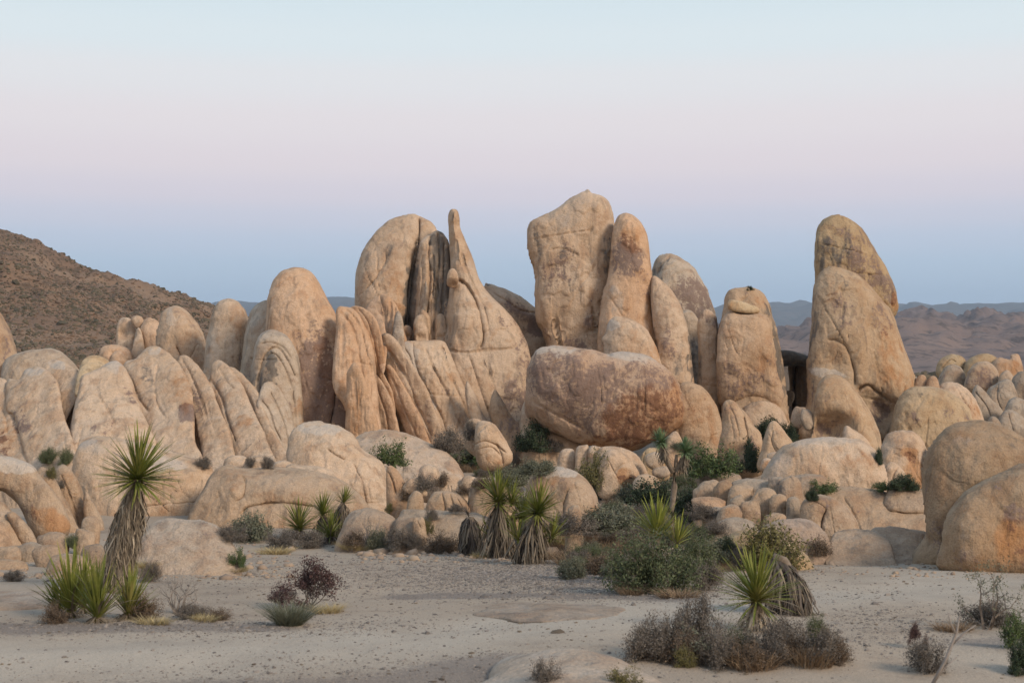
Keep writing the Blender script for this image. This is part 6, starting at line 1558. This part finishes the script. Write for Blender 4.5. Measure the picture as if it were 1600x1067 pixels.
B = [
 # kind, px, base, w, h, label
 ('dark', 836, 706, 62, 50, "dense dark green bush under the left side of the giant boulder"),
 ('green', 612, 730, 56, 42, "bright green shrub growing on the pale whaleback slab"),
 ('grey', 700, 708, 60, 40, "wispy grey brush at the foot of the fluted apron"),
 ('green', 738, 732, 80, 34, "low green bush left of the cracked lobed rock"),
 ('sage', 722, 722, 70, 30, "grey-green brush left of the low green bush by the lobed rock"),
 ('grey', 735, 688, 26, 36, "grey dry bush between the apron and the lobed rock"),
 ('brown', 776, 742, 52, 24, "brown brush below the lobed rock"),
 ('grey', 810, 734, 50, 34, "grey bush between the lobed rock and the dark green bush"),
 ('grey', 868, 706, 40, 20, "low grey brush right of the dark green bush"),
 ('sage', 842, 742, 60, 26, "sage-coloured brush behind the ball-shaped boulder"),
 ('sage', 796, 760, 60, 34, "sage-coloured bush left of the ball-shaped boulder"),
 ('brown', 752, 762, 46, 20, "brown dry brush above the middle yucca"),
 ('olive', 932, 770, 54, 66, "tall olive shrub in front of the footing stones"),
 ('green', 940, 782, 40, 24, "small green bush at the foot of the olive shrub"),
 ('dark', 1018, 800, 84, 50, "dark blue-green bush left of the Joshua tree"),
 ('sage', 990, 790, 60, 34, "grey-green bush left of the dark blue-green bush"),
 ('dark', 1078, 826, 74, 62, "dark shadowy bush right of the Joshua tree trunk"),
 ('green', 1118, 744, 84, 50, "bright green bush under the tall reddish slab"),
 ('dark', 1164, 738, 64, 52, "dark green bush at the foot of the pointed split rock"),
 ('green', 1092, 746, 50, 44, "medium green bush beside the right head of the Joshua tree"),
 ('mid', 1078, 772, 70, 34, "dusty green brush behind the Joshua tree"),
 ('dark', 1198, 688, 50, 36, "dark green bush in the cleft below the squat block"),
 ('dark', 1230, 694, 36, 32, "small dark green bush right of the triangular rock"),
 ('sage', 1060, 702, 24, 12, "little grey plant beside the prop rock"),
 ('sage', 930, 828, 110, 40, "wide grey-green sage right of the ball-shaped boulder"),
 ('grey', 890, 834, 80, 34, "grey bush in front of the small egg-shaped stone"),
 ('sage', 972, 826, 80, 40, "soft grey-green sage left of the yellow-green yucca"),
 ('grey', 1002, 818, 60, 30, "grey brush behind the yellow-green yucca"),
 ('mid', 1018, 925, 146, 98, "big round grey-green bush in the centre right"),
 ('mid', 1078, 905, 100, 70, "dusty green bush joined to the right of the big round bush"),
 ('sage', 1120, 880, 70, 40, "pale green brush left of the olive bush"),
 ('grey', 1104, 922, 56, 46, "grey-purple dry bush right of the big round bush"),
 ('olive', 1196, 890, 104, 82, "olive creosote-like bush before the bluish boulder"),
 ('grey', 1160, 886, 46, 34, "dark grey brush at the left foot of the olive bush"),
 ('brown', 1276, 868, 44, 34, "small reddish-brown dry bush on the sand by the slab"),
 ('green', 1286, 772, 48, 22, "low bright green bush on the slab below the wide dome"),
 ('green', 1378, 768, 36, 16, "small green plant at the left foot of the rusty-faced boulder"),
 ('dark', 1410, 766, 50, 26, "dark green bush at the foot of the rusty-faced boulder"),
 ('dark', 1372, 726, 18, 26, "dark green sprig between the wide dome and the rusty-faced boulder"),
 ('dark', 1268, 782, 20, 22, "tiny dark bush in a cleft of the cobble field"),
 ('grey', 1100, 812, 60, 26, "dry grey-pink brush at the left of the cobble field"),
 ('mid', 1096, 850, 54, 32, "dusty green brush left of the low grey-green stone"),
 ('grey', 1118, 834, 46, 22, "grey brush on the low slab left of the cobbles"),
 ('dark', 1135, 862, 34, 26, "dark blue-green plant below the cobble field"),
 # left ledge plants
 ('grey', 318, 732, 34, 20, "round grey bush on the ledge above the long slab, left one"),
 ('grey', 392, 730, 20, 18, "round grey bush on the ledge above the long slab, middle one"),
 ('grey', 418, 732, 24, 20, "round grey bush on the ledge above the long slab, right one"),
 ('mid', 74, 724, 40, 26, "small green plant on the left ledge, left of two"),
 ('mid', 102, 726, 26, 28, "small green plant on the left ledge, right of two"),
 ('olive', 80, 748, 22, 22, "little brown-green tuft in the crack below the left ledge plants"),
 ('grey', 97, 765, 14, 16, "tiny dark tuft wedged between the slanting strips"),
 ('mid', 116, 856, 34, 22, "small dusty plant among the left cobbles"),
 ('grey', 20, 908, 44, 18, "low dark bush on the sand at the left edge"),
 # bush line before the long slab
 ('grey', 362, 846, 60, 28, "grey dry brush at the left end of the bush line"),
 ('sage', 398, 846, 76, 46, "grey-green bush left of the yucca clump"),
 ('grey', 440, 856, 60, 30, "dry grey bush in front of the left yucca clump"),
 ('grey', 486, 856, 60, 28, "grey brush at the foot of the yucca clump"),
 ('brown', 552, 852, 50, 24, "dark brown brush right of the yucca clump"),
 ('bare', 578, 852, 66, 54, "tall wispy bare shrub on the sand right of the yucca clump"),
 ('sage', 590, 862, 34, 38, "small spiky grey plant standing forward on the sand"),
 ('grey', 622, 856, 56, 34, "grey rounded bush right of the wispy bare shrub"),
 ('grey', 646, 856, 36, 26, "dark grey bush at the edge of the open sand"),
 ('brown', 690, 862, 70, 34, "brown tangled brush left of the dark yucca stump"),
 ('grey', 712, 800, 30, 14, "small grey bush on the slab behind the dark stump"),
 ('grey', 675, 812, 26, 18, "small dark bush beside the cracked round stone"),
 ('olive', 668, 834, 20, 26, "small yellow-green bush left of the brown tangled brush"),
 ('grey', 662, 768, 46, 28, "grey bush between the round and the fractured stones"),
 ('brown', 690, 760, 34, 24, "brown bush above the fractured block"),
 ('brown', 634, 782, 26, 34, "brown brush left of the upright tan egg"),
 ('brown', 730, 772, 46, 18, "low brown brush at the tip of the whaleback"),
 ('olive', 608, 802, 22, 18, "little yellowish bush under the orange-tan wedge"),
 ('green', 372, 886, 28, 30, "small bushy green plant on open sand"),
 # around tall yucca
 ('bare', 276, 958, 100, 84, "spreading leafless grey shrub right of the tall yucca"),
 ('grey', 236, 910, 36, 34, "dark round twiggy bush behind the leafless shrub"),
 ('brown', 226, 966, 64, 44, "brown brush at the right foot of the yucca rosettes"),
 ('brown', 88, 974, 56, 34, "brown brush at the left foot of the yucca rosettes"),
 ('brown', 344, 968, 44, 18, "low reddish-brown brush on the gravel edge"),
 ('grey', 300, 966, 60, 24, "low grey brush beneath the leafless shrub"),
 # purple
 ('purple', 482, 952, 104, 72, "maroon-leaved shrub standing alone on the sand"),
 ('purple', 440, 950, 46, 36, "low left shoulder of the maroon-leaved shrub"),
 # right foreground
 ('grey', 1008, 1032, 90, 56, "grey-brown bush at the left end of the foreground thicket"),
 ('grey', 1040, 1028, 90, 72, "dark greyish bush in the foreground thicket"),
 ('grey', 1086, 1020, 90, 92, "silvery grey bush behind the dark greyish one"),
 ('sparse', 1100, 1036, 110, 78, "sparse twiggy bush in the middle of the foreground thicket"),
 ('mid', 1150, 1026, 70, 44, "dusty green bush below the foreground yucca"),
 ('grey', 1196, 1034, 90, 60, "fine grey bush right of the foreground yucca"),
 ('olive', 1068, 1044, 34, 34, "small yellow-green bush low in the foreground thicket"),
 ('mid', 1276, 1008, 40, 48, "upright green sprig in the bush right of the dead trunk"),
 ('grey', 1284, 1034, 90, 58, "grey-green bush at the right end of the foreground thicket"),
 ('brown', 1242, 1030, 70, 40, "brown dry bush right of the foreground yucca"),
 ('bare', 1126, 1040, 90, 80, "leafless twiggy shrub poking from the foreground thicket"),
 ('brown', 1066, 1036, 80, 54, "dark brown bush low in the front of the thicket"),
 ('grey', 1118, 1042, 84, 56, "grey bush at the front of the thicket below the yucca"),
 ('brown', 1172, 1044, 90, 46, "brown bush at the front of the thicket"),
 ('grey', 1222, 1020, 80, 56, "silvery-brown bush at the foot of the dead trunk"),
 ('brown', 1306, 1036, 64, 40, "small brown bush at the right tip of the thicket"),
 ('sparse', 1542, 984, 110, 100, "sparse leaning shrub in front of the near right boulder"),
 ('grey', 1548, 978, 80, 44, "dark grey bush under the sparse leaning shrub"),
 ('purple', 1432, 1012, 34, 36, "dark upright bush at the lower right"),
 ('grey', 1450, 1050, 70, 54, "dark grey bush at the bottom right"),
 ('green', 1590, 1012, 54, 54, "blurred green bush at the right edge of the frame, upper"),
 ('dark', 1596, 1052, 50, 50, "dark green bush at the bottom right corner"),
 ('grey', 852, 1082, 64, 52, "brown-grey twiggy bush at the bottom edge"),
 ('olive', 975, 1090, 62, 50, "olive twiggy bush at the bottom edge on the flat slab"),
]
for k, px, py, w, h, lab in B:
    bush(k, px, py, w, h, lab, D={1198: 47.0, 1230: 46.5, 612: 38.3, 852: 10.8, 975: 10.7}.get(px))
# tiny bush on the block summit
bush('dark', 1171, 456, 15, 9, "tiny dark bush on top of the squat rock block", D=None if ZB[zbi([1171], [460])][0] > 1e8 else float(ZB[zbi([1171], [462])][0]) + 0.3)
TU = [('needle', 452, 978, 56, 38, "rounded grey-green needle tuft in front of the maroon shrub"),
      ('rust', 1180, 1042, 130, 34, "rusty dry grass along the foot of the foreground thicket"), ('rust', 1262, 1040, 110, 40, "rusty dry grass at the right of the foreground thicket"),
      ('straw', 430, 866, 60, 12, "low yellow grass in front of the bush line, left"), ('straw', 374, 892, 44, 7, "yellow grass patch round the small green plant"),
      ('straw', 556, 858, 60, 12, "pale dry grass below the wispy shrub"), ('straw', 752, 872, 44, 10, "yellow grass between the dark stump and the middle yuccas"),
      ('rust', 900, 884, 90, 20, "reddish dry grass left of the big round bush"), ('rust', 850, 874, 60, 16, "reddish dry grass at the foot of the right middle yucca"),
      ('rust', 985, 930, 60, 16, "reddish dry grass at the left foot of the big round bush"), ('rust', 1060, 934, 80, 14, "reddish dry grass below the big round bush"),
      ('straw', 232, 886, 50, 12, "pale straw at the foot of the sandy hump"), ('straw', 240, 976, 70, 12, "yellowish grass below the yucca rosettes"),
      ('straw', 512, 958, 60, 14, "dry grass at the right foot of the maroon shrub"), ('straw', 786, 735, 70, 12, "pale grass strip on the small clearing"),
      ('rust', 738, 738, 40, 14, "orange dry grass before the low green bush"), ('straw', 1060, 846, 60, 20, "dry grass beside the Joshua tree"),
      ('rust', 940, 866, 90, 24, "tan dry grass behind the big round bush"), ('straw', 870, 848, 70, 20, "dry grass right of the middle yuccas"),
      ('straw', 320, 970, 60, 10, "pale grass on the gravel edge"), ('rust', 1490, 985, 80, 14, "dry reddish grass at the lower right")]
for k, px, py, w, h, lab in TU:
    tuft(k, px, py, w, h, lab)
# mixed brush filling the hollow: many look-alikes
fr = random.Random(12)
n = 0
for _ in range(1600):
    if n >= 120: break
    px = fr.uniform(700, 1130); py = fr.uniform(735, 905)
    if px < 880 and py > 862: continue
    if px > 960 and py > 860: continue
    jj, ii = zbi([px], [py])
    p = ground_hit(px, py)
    if ZB[jj[0], ii[0]] < p[1]: continue
    n += 1
    s_ = 28 / p[1]
    k = fr.choice(['grey', 'sage', 'brown', 'sage', 'grey', 'brown', 'mid'])
    where = ("between the ball-shaped boulder and the big round bush" if 880 < px < 1000 and py > 800 else "behind the ball-shaped boulder" if px < 960 and py < 800 else
             "round the foot of the middle yuccas" if px < 880 else "among the rocks left of the cobble field" if py < 800 else "behind the big round bush")
    cn = {'grey': 'grey-brown', 'sage': 'grey-green', 'brown': 'withered brown', 'mid': 'dusty green'}[k]
    bush(k, px, py, fr.uniform(26, 58) * s_, fr.uniform(14, 30) * s_, "small " + cn + " bush " + where, "small " + cn + " bushes " + where)
# stones lying round the feet of the rocks
STN = simple_mat("loose_stones", (0.40, 0.30, 0.215), (0.26, 0.195, 0.15), island=True)
def stones(n_, x0, x1, y0, y1, sz, seed):
    q = np.random.default_rng(seed); out = []
    for _ in range(n_):
        px = q.uniform(x0, x1); py = q.uniform(y0, y1)
        jj, ii = zbi([px], [py]); p = ground_hit(px, py)
        if ZB[jj[0], ii[0]] < p[1]: continue
        out.append(p)
    P_ = np.array(out)
    return P_, sz * np.exp(q.normal(0, .5, len(P_)))
PP = [stones(2600, 560, 1130, 735, 870, 0.06, 1), stones(700, -10, 460, 835, 905, 0.036, 2), stones(380, 1150, 1460, 815, 900, 0.026, 3), stones(400, 560, 800, 820, 880, .035, 4), stones(260, 1380, 1610, 850, 905, .022, 5)]
tag(link("debris", scatter_blobs("debris", np.concatenate([p[0] for p in PP]), np.concatenate([p[1] for p in PP]), STN, 6, (0.5, 0.9), True)), kind="stuff")
# white forked stick at the bottom right
o, s = plant_root("dead_stick", "bleached forked stick leaning at the bottom right corner", "stick", 1455, 1072, 11.2)
V, F = tube([(0, 0, 0), (22 * s, 0, 40 * s), (40 * s, 0, 85 * s), (44 * s, 0, 110 * s)], [3 * s, 2.6 * s, 2 * s, 1.2 * s], 6)
link("stem", mesh_from("stem", V, F, [TWG]), o)
for pts in ([(8, 14), (22, 30), (40, 46)], [(30, 62), (52, 84), (70, 96)], [(38, 82), (30, 100), (26, 116)]):
    V, F = tube([(x * s, 0, z * s) for x, z in pts], [1.8 * s, 1.4 * s, .7 * s], 5)
    link("twig", mesh_from("twig", V, F, [TWG]), o)

# ------------------------------------------------------------------ gravel and litter
GRV = simple_mat("gravel", (0.12, 0.105, 0.095), (0.30, 0.26, 0.225), island=True)
r = np.random.default_rng(21)
def gravel_pts(n, fx, cx_, cy_, rx, ry):
    px = cx_ + r.normal(0, rx, n); py = cy_ + r.normal(0, ry, n)
    py = np.clip(py, 830, 1075)
    D = np.interp(py, [ground_row(d_) for d_ in DD][::-1], DD[::-1])
    x = (px - 800) / FP * D
    return np.stack([x, D, ground_z(x, D)], 1)
DD = np.linspace(10.5, 34, 60)
def ground_row(D): return HOR + (CAMH - np.interp(D, [13, 17, 22, 28, 34], [0, -.3, -.75, -1.25, -1.45])) * FP / D
zones = [(16000, 850, 900, 110, 9), (6000, 960, 912, 80, 7), (5000, 880, 905, 170, 12), (5000, 300, 978, 220, 9), (5000, 700, 890, 120, 22), (4000, 1000, 930, 130, 10), (4500, 600, 1045, 300, 22), (2500, 1380, 985, 70, 20), (1500, 650, 960, 260, 30), (1500, 1250, 930, 120, 40), (3000, 460, 900, 160, 20)]
P = np.concatenate([gravel_pts(a, 0, b, c_, d_, e_) for a, b, c_, d_, e_ in zones])
sz = 0.0078 * np.exp(r.normal(0, 0.55, len(P))) * (P[:, 1] / 18)
tag(link("gravel", scatter_blobs("gravel", P, sz, GRV, 3, (0.4, 0.8))), kind="stuff")
LIT = simple_mat("leaf_litter", (0.085, 0.065, 0.05), (0.20, 0.15, 0.10), island=True)
px = r.uniform(-20, 1620, 2600); D = r.uniform(11, 30, 2600); x = (px - 800) / FP * D
P = np.stack([x, D, ground_z(x, D) + .004], 1)
keep = perlin(np.stack([x * .5, D * .5, D * 0], 1)) > 0.02
P = P[keep]
tag(link("litter", scatter_blobs("litter", P, 0.010 * np.exp(r.normal(0, .6, len(P))), LIT, 4, (0.15, 0.4))), kind="stuff")
# brush in the bed of scattered cobbles near shrubs

# ------------------------------------------------------------------ the air
hm = bpy.data.materials.new("evening_haze")
hm.use_nodes = True
nt = hm.node_tree
for n_ in list(nt.nodes): nt.nodes.remove(n_)
ho = nt.nodes.new("ShaderNodeOutputMaterial")
pv = nt.nodes.new("ShaderNodeVolumePrincipled")
pv.inputs["Color"].default_value = (0.62, 0.79, 1.0, 1)
pv.inputs["Density"].default_value = 0.00013
pv.inputs["Anisotropy"].default_value = 0.0
nt.links.new(pv.outputs[0], ho.inputs["Volume"])
x0, x1, y0, y1, z0, z1 = -9300, 9300, -5300, 8800, -9, 330
V = [(x0, y0, z0), (x1, y0, z0), (x1, y1, z0), (x0, y1, z0), (x0, y0, z1), (x1, y0, z1), (x1, y1, z1), (x0, y1, z1)]
F = [(0, 3, 2, 1), (4, 5, 6, 7), (0, 1, 5, 4), (1, 2, 6, 5), (2, 3, 7, 6), (3, 0, 4, 7)]
tag(link("haze", mesh_from("haze", V, F, [hm], False)), kind="stuff")
